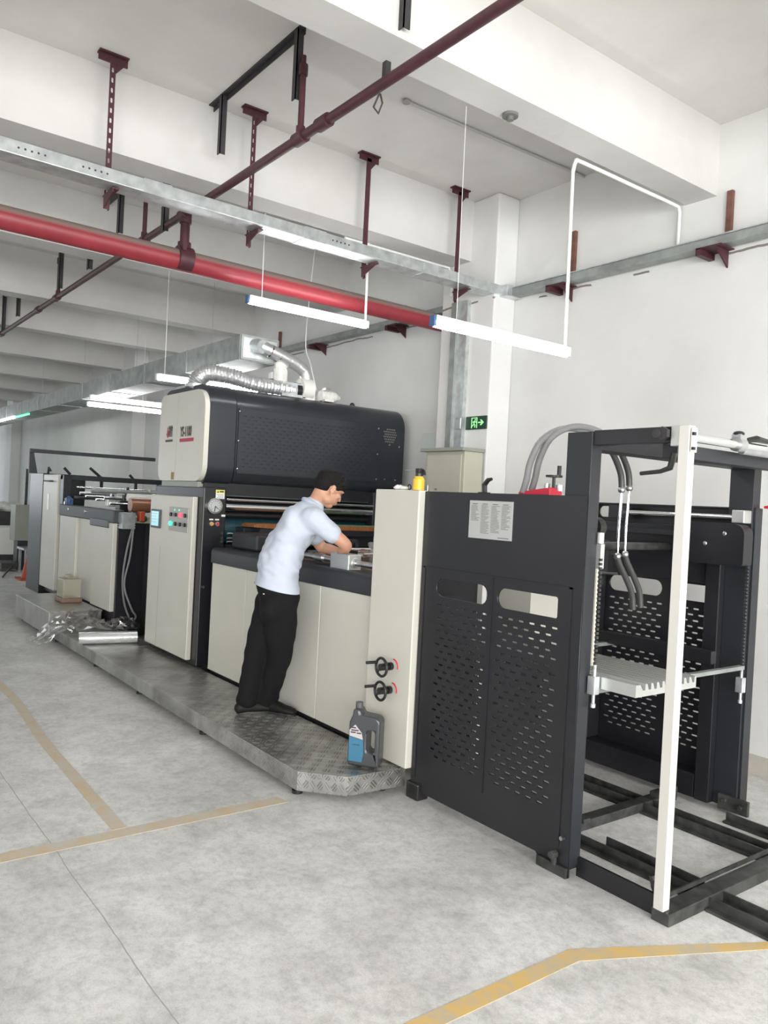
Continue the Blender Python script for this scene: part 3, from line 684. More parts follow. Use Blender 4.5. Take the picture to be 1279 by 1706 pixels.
# gauge
gg = autosmooth(MB().cyl((-6.2, 2.862, 1.503), (-6.17, 2.862, 1.503), .067, 36).build('pressure_gauge', 'chrome', T))
autosmooth(MB().cyl((-6.17, 2.862, 1.503), (-6.167, 2.862, 1.503), .052, 32).build('dial', mat('dial_face', (.50, .52, .52), .2), gg))
m = MB()
for a in range(-40, 221, 26):
    ca, sa = math.cos(math.radians(a)), math.sin(math.radians(a)); m.tube([(-6.1665, 2.862 + .036 * ca, 1.503 + .036 * sa), (-6.1665, 2.862 + .048 * ca, 1.503 + .048 * sa)], .002, 6)
m.tube([(-6.166, 2.862, 1.503), (-6.166, 2.855, 1.455)], .004, 6); m.tube([(-6.166, 2.862, 1.503), (-6.166, 2.885, 1.48)], .003, 6)
m.build('needle', 'print', gg)
lb = B('warning_label', 'label_w', T, -6.2, -6.1975, 2.875, 2.955, 1.565, 1.64); MB().box(-6.1975, -6.1965, 2.876, 2.954, 1.612, 1.639).build('label_header', 'label_y', lb)
m = MB().prism([(2.884, 1.616), (2.902, 1.616), (2.893, 1.634)], 'x', -6.1965, -6.1955).box(-6.1965, -6.1955, 2.908, 2.946, 1.62, 1.632)
for i in range(3): m.box(-6.1975, -6.1965, 2.884 + .01 * (i % 2), 2.945, 1.598 - .013 * i, 1.601 - .013 * i)
m.build('label_print', 'print', lb)
for y, mm in ((2.845, 'amber'), (2.897, 'red')):
    kb = autosmooth(MB().cyl((-6.2, y, 1.352), (-6.186, y, 1.352), .019, 16).build('push_button', 'steel', T)); autosmooth(MB().cyl((-6.186, y, 1.352), (-6.176, y, 1.352), .013, 16).build('button_cap', mm, kb))
    B('button_tag', 'label_w', T, -6.2, -6.197, y - .018, y + .018, 1.382, 1.394)
B('button_tag', 'label_w', T, -6.2, -6.197, 2.935, 2.97, 1.415, 1.432)
autosmooth(MB().cyl((-6.2, 2.80, .82), (-6.19, 2.80, .82), .012, 12).build('keyhole', 'steel', T))
# control door
cd = B('control_door', 'cream', T, -7.27, -6.30, 2.718, 2.765, .19, 1.572, bevel=.008)
B('door_seam', 'cabinet_shade', cd, -6.985, -6.982, 2.7165, 2.719, .19, 1.10)
sc = B('touchscreen', 'blackp', cd, -7.225, -6.985, 2.708, 2.718, 1.265, 1.435, bevel=.004)
MB().box(-7.205, -7.03, 2.706, 2.709, 1.285, 1.418).build('display', 'screen', sc)
m = MB()
for i in range(4): m.box(-7.195, -7.05 - .03 * (i % 2), 2.7045, 2.706, 1.395 - i * .026, 1.401 - i * .026)
m.build('display_text', 'label_w', sc)
bp_ = B('button_plate', mat('plate_grey', (.40, .40, .37), .4, .4), cd, -6.79, -6.37, 2.711, 2.718, 1.262, 1.47, bevel=.003)
for i in range(4):
    x = -6.735 + .103 * i
    for z, mm in ((1.405, 'led_red' if i == 2 else 'blackp'), (1.325, 'led_green' if i == 0 else 'blackp')):
        if i == 2 and z > 1.4: MB().box(x - .035, x + .03, 2.704, 2.711, z - .017, z + .017).build('display', 'led_red', bp_)
        else:
            autosmooth(MB().cyl((x, 2.696, z), (x, 2.711, z), .02 if mm != 'blackp' else .017, 14).build('button', mm, bp_))
m = MB()
for x in (-6.66, -6.56): m.sph((x, 2.708, 1.448), .007, (1, .6, 1), 8)
islands(m, 'indicator', 'led_green', bp_)
# far side sticker plate
fb = B('warning_label', 'label_w', T, -6.2, -6.197, 4.63, 4.73, 1.44, 1.53); MB().box(-6.197, -6.196, 4.632, 4.728, 1.495, 1.528).build('label_header', 'label_y', fb)
B('button_tag', 'label_w', T, -6.2, -6.197, 4.60, 4.64, 1.385, 1.40)
B('latch', 'steel', T, -6.2, -6.17, 4.56, 4.585, 1.45, 1.56)
# board lying on the cross beam
wb = thing('wooden_board', (-6.0, 3.8, 1.33), 'long varnished wooden board lying across the tower behind the man', 'board')
MB().prism([(3.13, 1.34), (3.30, 1.331), (4.52, 1.331), (4.52, 1.372), (3.16, 1.372), (3.13, 1.362)], 'x', -6.20, -5.97).build('board_plank', 'wood', wb, bevel=.003)
tag(B('cutting_mat', 'green', None, -6.17, -5.99, 3.75, 4.5, 1.3725, 1.378), 'green mat lying on the right half of the wooden board', 'mat')
MB().box(-6.14, -6.0, 3.2, 4.5, 1.28, 1.331).build('board_rail', 'black_soft', wb)

# ================================================================== FEED TABLE
FT = thing('feed_table', (-4.9, 3.5, .12), 'low cream panelled feed table with dark rounded rim where the man works', 'machine')
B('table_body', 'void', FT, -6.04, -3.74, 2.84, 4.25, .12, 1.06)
xs = [-6.04, -5.43, -4.91, -4.37, -3.735]
for i in range(4): B('side_panel', 'cream', FT, xs[i] + .004, xs[i + 1] - .004, 2.80, 2.84, .165, 1.04, bevel=.005)
m = MB().prism([(2.792, 1.04), (2.792, 1.13)] + [(2.792 + .035 * (1 - math.cos(a)), 1.13 + .035 * math.sin(a)) for a in (.5, 1.0, 1.57)] + [(3.0, 1.165), (3.0, 1.04)], 'x', -6.05, -3.735)
autosmooth(m.build('table_rim', 'black_soft', FT), 50)
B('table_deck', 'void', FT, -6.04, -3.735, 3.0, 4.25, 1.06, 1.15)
B('gear_cover', 'black_soft', FT, -5.98, -5.55, 2.93, 3.2, 1.165, 1.30, bevel=.02)
B('copper_plate', 'copper', FT, -5.0, -3.78, 3.0, 4.2, 1.15, 1.165)
for (x, z, r, mm) in ((-4.42, 1.235, .014, 'chrome'), (-4.30, 1.285, .010, 'chrome'), (-4.14, 1.265, .009, 'chrome'), (-4.02, 1.225, .016, 'steel'), (-4.62, 1.25, .012, 'chrome'), (-3.86, 1.20, .014, 'chrome'), (-4.8, 1.22, .02, 'rubber_d')):
    cy('cross_rod', mm, FT, (x, 2.96, z), (x, 4.2, z), r, 16)
for (x, y) in ((-4.22, 2.89), (-4.22, 3.9)):
    MB().box(x - .12, x + .09, y - .05, y + .05, 1.16, 1.262).cyl((x + .09, y, 1.21), (x + .10, y, 1.21), .035, 18).build('bearing_bracket', 'alu', FT, bevel=.006)
autosmooth(MB().cyl((-4.12, 2.89, 1.21), (-3.75, 2.89, 1.21), .018, 16).cyl((-4.12, 2.89, 1.21), (-4.10, 2.89, 1.21), .027, 16).build('side_shaft', 'steel', FT))
autosmooth(MB().cyl((-4.75, 2.90, 1.21), (-4.34, 2.90, 1.21), .02, 16).cyl((-4.6, 2.90, 1.21), (-4.5, 2.90, 1.21), .032, 16).build('side_shaft', 'steel', FT))
m = MB()
for (x, y) in ((-4.2, 3.1), (-4.0, 3.12), (-4.35, 3.2), (-4.05, 3.4), (-4.3, 3.6)):
    m.box(x - .03, x + .03, y - .02, y + .02, 1.17, 1.33); m.box(x - .045, x + .05, y - .024, y + .024, 1.30, 1.325); m.cyl((x, y, 1.33), (x, y, 1.37), .01, 10)
m.build('gripper_bracket', 'alu', FT, bevel=.003)
m = MB()
for (x, y) in ((-4.38, 3.04), (-4.5, 3.12), (-4.44, 3.3)): m.box(x - .02, x + .02, y - .03, y + .03, 1.17, 1.34); m.cyl((x - .04, y, 1.3), (x + .05, y, 1.31), .014, 10)
islands(m, 'adjuster', 'blackp', FT)

# ================================================================== FEEDER
FD = thing('feeder', (-2.8, 3.5, 0), 'black perforated sheet feeder frame with tall posts at the right', 'machine')
# cream end guards of the feeder
guard = thing('end_guard', (-3.53, 2.77, .155), 'tall narrow cream guard panel carrying two black handwheels', 'panel')
B('guard_panel', 'cream', guard, -3.735, -3.335, 2.737, 2.80, .155, 1.68, bevel=.006)
gfar = thing('end_guard', (-3.53, 4.3, .155), 'cream guard panel on the far side, seen through the perforated panel', 'panel')
B('guard_panel', 'cream', gfar, -3.735, -3.335, 4.24, 4.31, .155, 1.68, bevel=.006)
def handwheel(z, lab):
    hw = thing('handwheel', (-3.50, 2.70, z), lab, 'handwheel', 'black handwheels on the cream guard')
    x = -3.50
    autosmooth(MB().cyl((x, 2.736, z), (x, 2.66, z), .012, 14).cyl((x, 2.736, z), (x, 2.715, z), .022, 16).cyl((x, 2.69, z), (x, 2.655, z), .02, 16).build('hub', 'blackp', hw))
    ring = [(x + .05 * math.cos(a * 2 * PI / 28), 2.665, z + .05 * math.sin(a * 2 * PI / 28)) for a in range(28)]
    autosmooth(MB().tube(ring, .008, 10, closed=True).build('rim', 'blackp', hw), 80)
    m = MB()
    for a in (40, 220): m.tube([(x, 2.668, z), (x + .05 * math.cos(math.radians(a)), 2.665, z + .05 * math.sin(math.radians(a)))], .007, 8)
    m.build('spoke', 'blackp', hw)
    autosmooth(MB().cyl((x - .045, 2.665, z + .02), (x - .055, 2.60, z + .02), .009, 12).build('crank_grip', 'blackp', hw))
    return hw
for z, l in ((.688, 'upper black handwheel on the cream guard'), (.555, 'lower black handwheel on the cream guard')):
    hw = handwheel(z, l)
    a0 = [( -3.485 + .042 * math.cos(math.radians(a)), 2.7355, z + .042 * math.sin(math.radians(a))) for a in range(-10, 100, 10)]
    MB().tube(a0, .004, 6).build('scale_arc', 'red', hw)

def side_plate_holes(y):
    hs = [rrect(-3.20, -2.815, 1.120, 1.218, .047, 4), rrect(-2.745, -2.365, 1.120, 1.218, (.047, .012, .012, .047), 4)]
    for x0 in (-3.185, -2.735):
        r_ = 0; z = 1.075
        while z > .27:
            x = x0 + (.034 if r_ % 2 else 0) + .012
            while x < x0 + .375: hs.append(slot(x, z, .042, .0105)); x += .0685
            z -= .0348; r_ += 1
    return hs
pl_out = [(-3.33, .05), (-2.42, .05), (-2.37, .0), (-2.23, .0), (-2.23, 1.675), (-3.33, 1.675)]
near = curve_plate(pl_out, side_plate_holes(0), .012, lambda u, v, s_: (u, 2.783 + s_, v)).build('near_side_panel', 'black', FD)
far = curve_plate(pl_out, side_plate_holes(0) + [rrect(-3.31, -3.20, 1.585, 1.655, .03, 4)], .012, lambda u, v, s_: (u, 4.252 + s_, v)).build('far_side_panel', 'black', FD)
for par, y0, y1 in ((near, 2.78, 2.85), (far, 4.185, 4.255)):
    B('end_flange', 'black_soft', par, -2.236, -2.226, y0, y1, .05, 1.675)
    m = MB().box(-3.33, -2.235, y0, y1, 1.668, 1.676).box(-3.332, -3.324, y0, y1, .05, 1.67).box(-3.33, -2.235, y0, y1, .05, .058); m.build('folded_edge', 'black', par)
m = MB().box(-3.31, -3.295, 2.772, 2.778, .12, 1.27).box(-2.30, -2.285, 2.772, 2.778, .12, 1.27).box(-3.31, -2.285, 2.772, 2.778, 1.262, 1.27).box(-2.785, -2.775, 2.773, 2.778, .2, 1.262)
m.build('stiffening_fold', 'black', near)
MB().box(-3.35, -3.25, 2.76, 2.84, -.0, .09).build('foot', 'blackp', FD, bevel=.008)
cy('flange_bolt', 'steel', FD, (-2.26, 2.755, .17), (-2.26, 2.776, .17), .01, 6)
m = MB().box(-2.40, -2.23, 2.762, 2.776, .0, .045).cyl((-2.30, 2.765, .04), (-2.30, 2.765, .085), .014, 8).cyl((-2.30, 2.74, .085), (-2.30, 2.776, .085), .018, 6)
m.build('levelling_foot', 'steel_dark', FD, bevel=.002)
m = MB().box(-2.33, -2.16, 4.145, 4.168, .02, .10).cyl((-2.29, 4.13, .07), (-2.29, 4.15, .07), .014, 8).cyl((-2.2, 4.13, .06), (-2.2, 4.15, .06), .014, 8)
m.build('levelling_foot', 'steel_dark', FD, bevel=.002)
# tall posts, arms, crossbar
for y0, y1 in ((2.795, 2.865), (4.17, 4.245)):
    B('post', 'black_soft', FD, -2.375, -2.237, y0, y1, .03, 1.96, bevel=.003)
    B('overhead_arm', 'black', FD, -2.237, -1.835, y0 + .01, y1 - .005, 1.90, 1.965, bevel=.003)
B('top_crossbar', 'black_soft', FD, -2.375, -2.25, 2.865, 4.17, 1.885, 1.955, bevel=.003)
B('end_crossbar', 'black_soft', FD, -1.93, -1.86, 2.86, 4.18, 1.845, 1.90, bevel=.003)
# inner parts of the far side
B('bottom_beam', 'black', FD, -3.3, -2.465, 4.125, 4.245, .03, .165, bevel=.006)
B('rear_stile', 'black', FD, -3.32, -3.22, 4.12, 4.245, .165, 1.5, bevel=.01)
B('upper_rail', 'black', FD, -3.3, -2.38, 4.15, 4.245, 1.24, 1.56, bevel=.004)
B('slide_rail', 'black_soft', FD, -3.3, -2.38, 4.10, 4.15, 1.50, 1.53)
B('front_stile', 'black', FD, -2.46, -2.375, 4.12, 4.24, .03, 1.5, bevel=.004)
m = MB().prism(rrect(-2.56, -2.20, 1.36, 1.585, (.01, .02, .06, .01), 5), 'y', 4.03, 4.12)
cc = autosmooth(m.build('chain_cover', 'black', FD), 30)
islands(MB().sph((-2.42, 4.028, 1.47), .012, (1, .5, 1), 8).sph((-2.31, 4.028, 1.53), .012, (1, .5, 1), 8), 'cover_bolt', 'steel', cc)
cy('guide_rod', 'chrome', FD, (-3.02, 4.13, 1.62), (-2.30, 4.13, 1.62), .014)
MB().box(-3.12, -3.02, 4.09, 4.17, 1.58, 1.66).build('rod_holder', 'black_soft', FD, bevel=.004)
MB().box(-2.31, -2.24, 4.09, 4.17, 1.59, 1.66).build('rod_holder', 'alu', FD, bevel=.004)
cy('drive_shaft', 'steel_dark', FD, (-2.72, 2.80, 1.43), (-2.72, 4.24, 1.43), .022)
# chains with lift brackets
for (x, y, z0, z1) in ((-2.2, 2.850, .92, 1.40), (-2.205, 4.09, .80, 1.36)):
    m = MB(); z = z0
    while z < z1:
        m.box(x - .006, x + .006, y - .006, y + .006, z, z + .011); z += .019
    m.build('lift_chain', 'steel_dark', FD)
    m = MB().box(x - .02, x + .02, y - .022, y + .014, z0 - .11, z0 - .03).cyl((x, y, z0 - .16), (x, y, z0 + .02), .008, 8).cyl((x, y, z0 - .17), (x, y, z0 - .15), .012, 8)
    m.build('chain_bracket', 'galv', FD, bevel=.003)
B('edge_scale', mat('scale_strip', (.72, .70, .6), .5), FD, -2.232, -2.222, 2.855, 2.868, .93, 1.38)
m = MB().cyl((-2.215, 2.86, 1.47), (-2.215, 2.86, 1.52), .016, 12).box(-2.232, -2.20, 2.85, 2.875, 1.36, 1.47)
m.build('limit_switch', 'alu', FD, bevel=.003)
MB().box(-2.28, -2.24, 2.86, 2.90, 1.33, 1.56).cyl((-2.26, 2.88, 1.34), (-2.26, 3.05, 1.33), .006, 8).build('switch_arm', 'blackp', FD)
autosmooth(MB().cyl((-2.26, 2.86, 1.54), (-2.26, 2.90, 1.54), .045, 20).build('sprocket', 'blackp', FD))
# fork bars carrying the pile board
m = MB().box(-2.215, -2.185, 2.86, 4.08, .815, .835).box(-3.0, -2.97, 2.86, 4.08, .815, .835); islands(m, 'fork_bar', 'galv_dark', FD)
B('fork_rail', 'black', FD, -3.2, -2.3, 3.95, 4.0, .83, .90, bevel=.003)
pb = thing('pile_board', (-2.5, 3.1, .84), 'grooved aluminium pile board lying inside the feeder', 'board')
out = [(2.87, .836), (3.32, .836), (3.32, .888)]
for i in range(11):
    y = 3.32 - i * .041; out += [(y, .888), (y - .014, .888), (y - .014, .862), (y - .030, .862)] if i < 10 else []
out += [(2.90, .888), (2.87, .888)]
pts = []
for p in out:
    if not pts or (abs(pts[-1][0] - p[0]) + abs(pts[-1][1] - p[1])) > 1e-6: pts.append(p)
MB().prism(pts, 'x', -3.15, -2.0).build('grooved_plank', 'alu', pb)
# tall aluminium post with its fittings
ap = thing('measuring_post', (-1.79, 2.82, .05), 'tall square white aluminium post at the front of the feeder', 'post')
B('post_profile', mat('white_aluminium', (.70, .69, .65), .35, .3), ap, -1.815, -1.770, 2.795, 2.838, .051, 1.965, bevel=.002)
B('end_plate', 'white_paint', ap, -1.765, -1.760, 2.80, 2.835, 1.86, 1.955)
MB().box(-1.855, -1.815, 2.80, 2.835, 1.885, 1.967).build('head_block', 'alu', ap, bevel=.003)
m = MB().box(-1.762, -1.752, 2.80, 2.815, 1.925, 1.938).box(-1.762, -1.752, 2.80, 2.815, 1.868, 1.88); islands(m, 'clamp_screw', 'blackp', ap)
autosmooth(MB().cyl((-1.90, 2.79, 1.935), (-1.90, 2.765, 1.935), .018, 16).cyl((-1.88, 2.795, 1.935), (-1.88, 2.775, 1.935), .028, 6).build('star_knob', 'iron', FD))
MB().tube([(-1.86, 2.84, 1.86), (-1.87, 2.83, 1.80), (-1.90, 2.81, 1.785), (-1.98, 2.79, 1.775)], [.014, .013, .009, .008], 8).build('clamp_lever', 'blackp', FD)
rod = thing('cross_rod', (-1.79, 3.5, 1.9), 'polished steel rod running across the top of the feeder from the white post', 'rod')
autosmooth(MB().cyl((-1.79, 2.838, 1.922), (-1.79, 4.25, 1.922), .019, 20).build('rod_shaft', 'chrome', rod))
m = MB().cyl((-1.79, 3.17, 1.922), (-1.79, 3.22, 1.922), .03, 20).box(-1.81, -1.77, 3.17, 3.22, 1.93, 1.965); autosmooth(m.build('rod_collar', 'steel', rod))
MB().sph((-1.79, 3.19, 1.968), .024, (1, 1, .5)).tube([(-1.79, 3.24, 1.945), (-1.77, 3.30, 1.955), (-1.77, 3.42, 1.95)], [.008, .015, .010], 8).build('rod_lever', 'blackp', rod)
cy('rod_tube', 'steel', rod, (-1.79, 3.22, 1.90), (-1.79, 4.2, 1.90), .016)
# things on top of the feeder
for (x0, x1, y0, y1, l) in ((-2.74, -2.54, 2.88, 2.97, 'red block'), (-2.22, -2.05, 4.25, 4.33, 'red block')):
    MB().prism([(x0, 1.676), (x1, 1.676), (x1, 1.715), (x0, 1.69)], 'y', y0, y1).build('suction_block', 'red', FD, bevel=.004)
m = MB().cyl((-2.56, 2.93, 1.70), (-2.56, 2.93, 1.765), .008, 10).cyl((-2.56, 2.93, 1.765), (-2.56, 2.93, 1.775), .04, 20).cyl((-2.53, 2.93, 1.775), (-2.53, 2.93, 1.82), .010, 10)
autosmooth(m.build('height_crank', 'blackp', FD)); islands(MB().cyl((-2.60, 2.93, 1.70), (-2.60, 2.93, 1.735), .014, 12).cyl((-2.54, 2.95, 1.70), (-2.54, 2.95, 1.73), .017, 12), 'crank_nut', 'steel', FD)
for x, y in ((-2.945, 2.85),): MB().box(x - .04, x + .03, y - .01, y + .01, 1.676, 1.682).tube([(x, y, 1.68), (x - .005, y, 1.72), (x + .02, y, 1.745), (x + .045, y, 1.75)], [.012, .014, .012, .008], 8).build('clamp_lever', 'blackp', FD)
# hoses
HP = [(-2.70, 2.93, 1.70), (-2.68, 2.93, 1.76), (-2.66, 2.93, 1.85), (-2.62, 2.955, 1.955), (-2.62, 3.078, 2.019), (-2.62, 3.215, 2.036), (-2.62, 3.36, 2.015), (-2.62, 3.491, 1.95), (-2.62, 3.575, 1.853), (-2.62, 3.600, 1.775), (-2.62, 3.600, 1.661), (-2.62, 3.595, 1.564), (-2.62, 3.595, 1.451), (-2.62, 3.605, 1.371), (-2.62, 3.682, 1.272), (-2.62, 3.74, 1.189), (-2.62, 3.76, 1.10)]
for i, (dx, dy, l) in enumerate(((0, 0, 'right hose'), (-.014, -.046, 'left hose'))):
    P2 = [(x + dx, y + dy, z - .012 * i) for x, y, z in HP]
    sp = smooth_path(P2, 4)
    hs = thing('air_hose', (-2.62 + dx, 3.4, 1.7), ('outer' if i == 0 else 'inner') + ' air hose looping over the feeder beside a parallel one', 'hose', 'air hoses over the feeder')
    autosmooth(MB().tube(sp[:26], .0165, 12).build('hose_upper', 'rubber', hs), 80)
    autosmooth(MB().tube(sp[25:38], .0165, 12).build('hose_middle', 'rubber_d', hs), 80)
    autosmooth(MB().tube(sp[37:52], .008, 10).build('metal_tube', 'chrome', hs), 80)
    autosmooth(MB().tube(sp[51:], .0165, 12).build('hose_lower', 'rubber_d', hs), 80)
    islands(MB().sph(sp[37], .02).sph(sp[51], .02), 'hose_clip', 'steel', hs, smooth=True)
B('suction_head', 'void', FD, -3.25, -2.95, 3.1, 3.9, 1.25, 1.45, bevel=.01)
m = MB()
for (y, z) in ((3.0, 1.36), (3.0, .5)): m.cyl((-3.1, 2.8, z), (-3.1, 4.24, z), .018, 12)
islands(m, 'tie_rod', 'steel_dark', FD, smooth=True)
B('inner_cabinet', 'cream', FD, -3.70, -3.30, 3.625, 3.95, .76, 1.22)
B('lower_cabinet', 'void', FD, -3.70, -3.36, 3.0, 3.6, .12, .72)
B('bright_strip', 'white_paint', FD, -3.34, -3.30, 3.215, 3.25, .10, 1.22)

# instruction plate
ip = thing('instruction_plate', (-2.82, 2.776, 1.45), 'silver instruction plate with columns of small print on the black feeder panel', 'plate')
B('plate', mat('brushed_plate', (.52, .53, .52), .4, .3), ip, -2.968, -2.668, 2.772, 2.7765, 1.448, 1.637)
m = MB(); rnd = random.Random(3)
for c in range(4):
    x0 = -2.955 + c * .0715; z = 1.622; m.box(x0 + .008, x0 + .045, 2.7712, 2.7722, z - .003, z + .001); z -= .009
    lim = (1.535, 1.475, 1.478, 1.50)[c]
    while z > lim:
        m.box(x0, x0 + .062 * rnd.uniform(.5, 1), 2.7712, 2.7722, z - .0014, z + .0008); z -= .0062
m.box(-2.76, -2.685, 2.7712, 2.7722, 1.456, 1.460)
m.build('plate_print', mat('grey_print', (.16, .16, .16), .5), ip)

# ================================================================== FLOOR RAILS of the feeder
BR = thing('base_rail', (-1.9, 3.4, 0), 'black steel rail frame on the floor under and before the feeder', 'rail frame')
B('side_plate', 'black', BR, -2.23, -1.79, 2.835, 2.850, .0, .085)
B('end_rail', 'steel_dark', BR, -1.825, -1.745, 2.80, 4.3, .0, .05, bevel=.003)
B('end_rail_web', 'steel_dark', BR, -1.84, -1.832, 2.84, 4.3, .05, .068)
for (x0, x1, y) in ((-2.62, -1.84, 3.10), (-2.35, -1.84, 3.19), (-3.2, -1.84, 3.74), (-3.2, -1.84, 3.83), (-1.74, -.6, 3.07), (-1.74, -.6, 3.17), (-1.74, -.6, 3.72), (-1.74, -.6, 3.82), (-2.22, -.8, 4.03)):
    MB().box(x0, x1, y - .02, y + .02, 0, .012).box(x0, x1, y + .012, y + .02, 0, .05).build('pile_rail', 'steel_dark', BR)
B('cross_rail', 'steel_dark', BR, -2.60, -2.53, 3.05, 4.05, 0, .05, bevel=.003)
m = MB().box(-2.66, -2.5, 3.22, 3.27, .05, .075).box(-2.58, -2.46, 3.88, 3.96, .05, .08).box(-2.56, -2.52, 4.0, 4.06, .03, .09)
islands(m, 'rail_stop', 'steel_dark', BR, bevel=.004)
MB().cyl((-1.86, 2.86, .11), (-1.83, 2.86, .11), .02, 8).cyl((-1.87, 2.86, .14), (-1.84, 2.86, .06), .012, 8).build('latch_bolt', 'iron', BR)

# ================================================================== OPERATOR PLATFORM
OP = thing('operator_platform', (-5, 2.5, 0), 'low tread plate platform along the machine with a cut corner at the right', 'platform')
pl = [(-8.612, 2.22), (-3.606, 2.22), (-3.405, 2.41), (-3.385, 2.78), (-8.612, 2.78)]
MB().prism(pl, 'z', .14, .146).build('top_plate', 'tread', OP)
m = MB(); m.prism(pl, 'z', .042, .1399); m.build('edge_skirt', 'tread_side', OP, bevel=.002)
m = MB()
for x in (-7.25, -4.9): m.box(x - .003, x + .003, 2.217, 2.219, .042, .147)
m.box(-7.253, -7.247, 2.22, 2.78, .146, .1475)
islands(m, 'plate_joint', 'steel', OP)
for i, (x, y) in enumerate(((-3.68, 2.27), (-4.9, 2.27), (-6.1, 2.27), (-7.2, 2.27), (-8.5, 2.27), (-3.5, 2.7), (-4.9, 2.7))):
    autosmooth(MB().cyl((x, y, 0), (x, y, .018), .03, 14).cyl((x, y, .018), (x, y, .05), .012, 10).build('rubber_foot', 'blackp', OP))
ST = thing('step_box', (-9.3, 2.5, 0), 'higher sheet metal step box at the left end of the platform', 'step')
B('box_body', 'sheet_metal', ST, -10.12, -8.62, 2.20, 2.74, .04, .288, bevel=.006)
B('box_lid', 'sheet_metal', ST, -10.125, -8.615, 2.195, 2.745, .282, .293, bevel=.002)
m = MB()
for x in (-10.0, -9.3, -8.7): m.cyl((x, 2.27, 0), (x, 2.27, .045), .025, 12)
islands(m, 'rubber_foot', 'blackp', ST)

# ================================================================== DELIVERY UNIT (far left)
DU = thing('delivery_unit', (-10, 3.5, 0), 'long delivery unit with cream side panels and an open rod frame at the left', 'machine')
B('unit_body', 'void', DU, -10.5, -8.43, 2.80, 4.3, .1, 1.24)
xs = [-10.47, -9.75, -9.1, -8.41]
for i in range(3): B('side_panel', 'cream', DU, xs[i] + .005, xs[i + 1] - .005, 2.752 + (.0, .03, .0)[i], 2.80 + (.0, .03, .0)[i], .30, 1.24, bevel=.006)
B('top_rim', 'black_soft', DU, -10.5, -8.40, 2.745, 2.86, 1.24, 1.38, bevel=.01)
B('rim_cover', 'black', DU, -9.2, -8.55, 2.74, 2.80, 1.18, 1.27, bevel=.01)
B('tall_panel', 'cream', DU, -11.34, -10.63, 2.745, 2.80, .26, 1.755, bevel=.008)
B('tall_panel_core', 'black', DU, -11.3, -10.5, 2.80, 3.0, .2, 1.75)
B('tall_back', 'black', DU, -12.05, -11.35, 2.74, 3.3, .14, 1.77, bevel=.006)
hd = MB().box(-11.09, -11.03, 2.735, 2.748, 1.28, 1.5); hd.build('door_handle', 'alu', DU, bevel=.004)
MB().box(-11.15, -10.85, 2.70, 2.745, 1.655, 1.675).tube([(-11.1, 2.74, 1.76), (-11.0, 2.72, 1.84), (-10.9, 2.72, 1.80)], .014, 8).build('bracket_arm', 'iron', DU)
B('frame_post', 'black', DU, -10.56, -10.42, 2.76, 2.86, 1.24, 1.75, bevel=.004)
m = MB().box(-10.56, -10.46, 2.76, 4.4, 1.69, 1.755); m.build('frame_beam', 'black_soft', DU, bevel=.004)
# hood frame
m = MB().box(-11.45, -11.39, 2.57, 4.3, 2.04, 2.09); m.build('hood_beam', 'black_soft', DU, bevel=.004)
MB().prism([(2.57, 1.76), (2.68, 1.76), (2.62, 2.06), (2.57, 2.06)], 'x', -11.45, -11.41).build('hood_brace', 'black_soft', DU)
# transverse rods and gripper parts seen along the top
for (x, z, r, mm) in ((-10.2, 1.60, .012, 'chrome'), (-10.05, 1.53, .02, 'steel'), (-9.8, 1.50, .012, 'chrome'), (-9.6, 1.57, .025, 'galv_dark'), (-9.4, 1.47, .014, 'chrome'), (-9.1, 1.50, .018, 'steel'), (-8.9, 1.44, .014, 'chrome'), (-10.3, 1.47, .02, 'steel_dark')):
    cy('cross_rod', mm, DU, (x, 2.86, z), (x, 4.3, z), r, 12)
for (x, y, z, s_, mm) in ((-9.3, 3.0, 1.45, .05, 'alu'), (-9.2, 3.2, 1.43, .06, 'blackp'), (-9.1, 3.35, 1.42, .05, 'label_y'), (-9.2, 3.5, 1.44, .06, 'alu'), (-9.0, 3.05, 1.41, .07, 'blackp'), (-8.9, 3.25, 1.40, .05, 'orange'), (-9.3, 3.7, 1.48, .06, 'steel'), (-9.05, 3.6, 1.42, .05, 'alu'), (-9.6, 3.2, 1.50, .05, 'alu'), (-9.7, 3.6, 1.52, .05, 'steel'), (-9.9, 3.4, 1.52, .06, 'blackp'), (-8.75, 3.1, 1.38, .06, 'steel')):
    MB().box(x - s_, x + s_, y - s_, y + s_, z - s_, z + s_).cyl((x, y, z), (x, y, z + s_ * 1.9), s_ * .3, 8).build('gripper_block', mm, DU, bevel=.006)
for (y0, z0, y1, z1) in ((2.86, 1.76, 2.78, 1.84), (3.25, 1.74, 3.10, 1.86), (3.7, 1.72, 3.62, 1.80)): MB().tube([(-10.5, y0, z0), (-10.5, y1, z1)], .018, 8).build('clamp_lever', 'blackp', DU)
for y in (3.25, 3.7, 4.0): MB().box(-10.5, -10.46, y - .015, y + .015, 1.5, 1.70).build('hanging_clamp', 'blackp', DU)
autosmooth(MB().cyl((-8.5, 2.95, 1.44), (-8.5, 4.3, 1.44), .075, 32).build('copper_roller', mat('copper_roller', (.30, .14, .08), .35, .3), DU))
autosmooth(MB().cyl((-8.62, 2.96, 1.52), (-8.62, 4.3, 1.52), .04, 24).build('white_roller', 'white_paint', DU))
B('roller_tray', mat('pale_green_tray', (.42, .45, .33), .5), DU, -8.45, -8.38, 2.96, 4.3, 1.25, 1.31)
B('end_panel', 'black', DU, -8.44, -8.38, 2.80, 3.2, .2, 1.25)
m = MB().box(-8.40, -8.26, 2.80, 2.93, 1.19, 1.36)
for i in range(6): m.box(-8.405, -8.255, 2.795, 2.935, 1.20 + .026 * i, 1.208 + .026 * i)
m.build('motor', 'galv', DU)
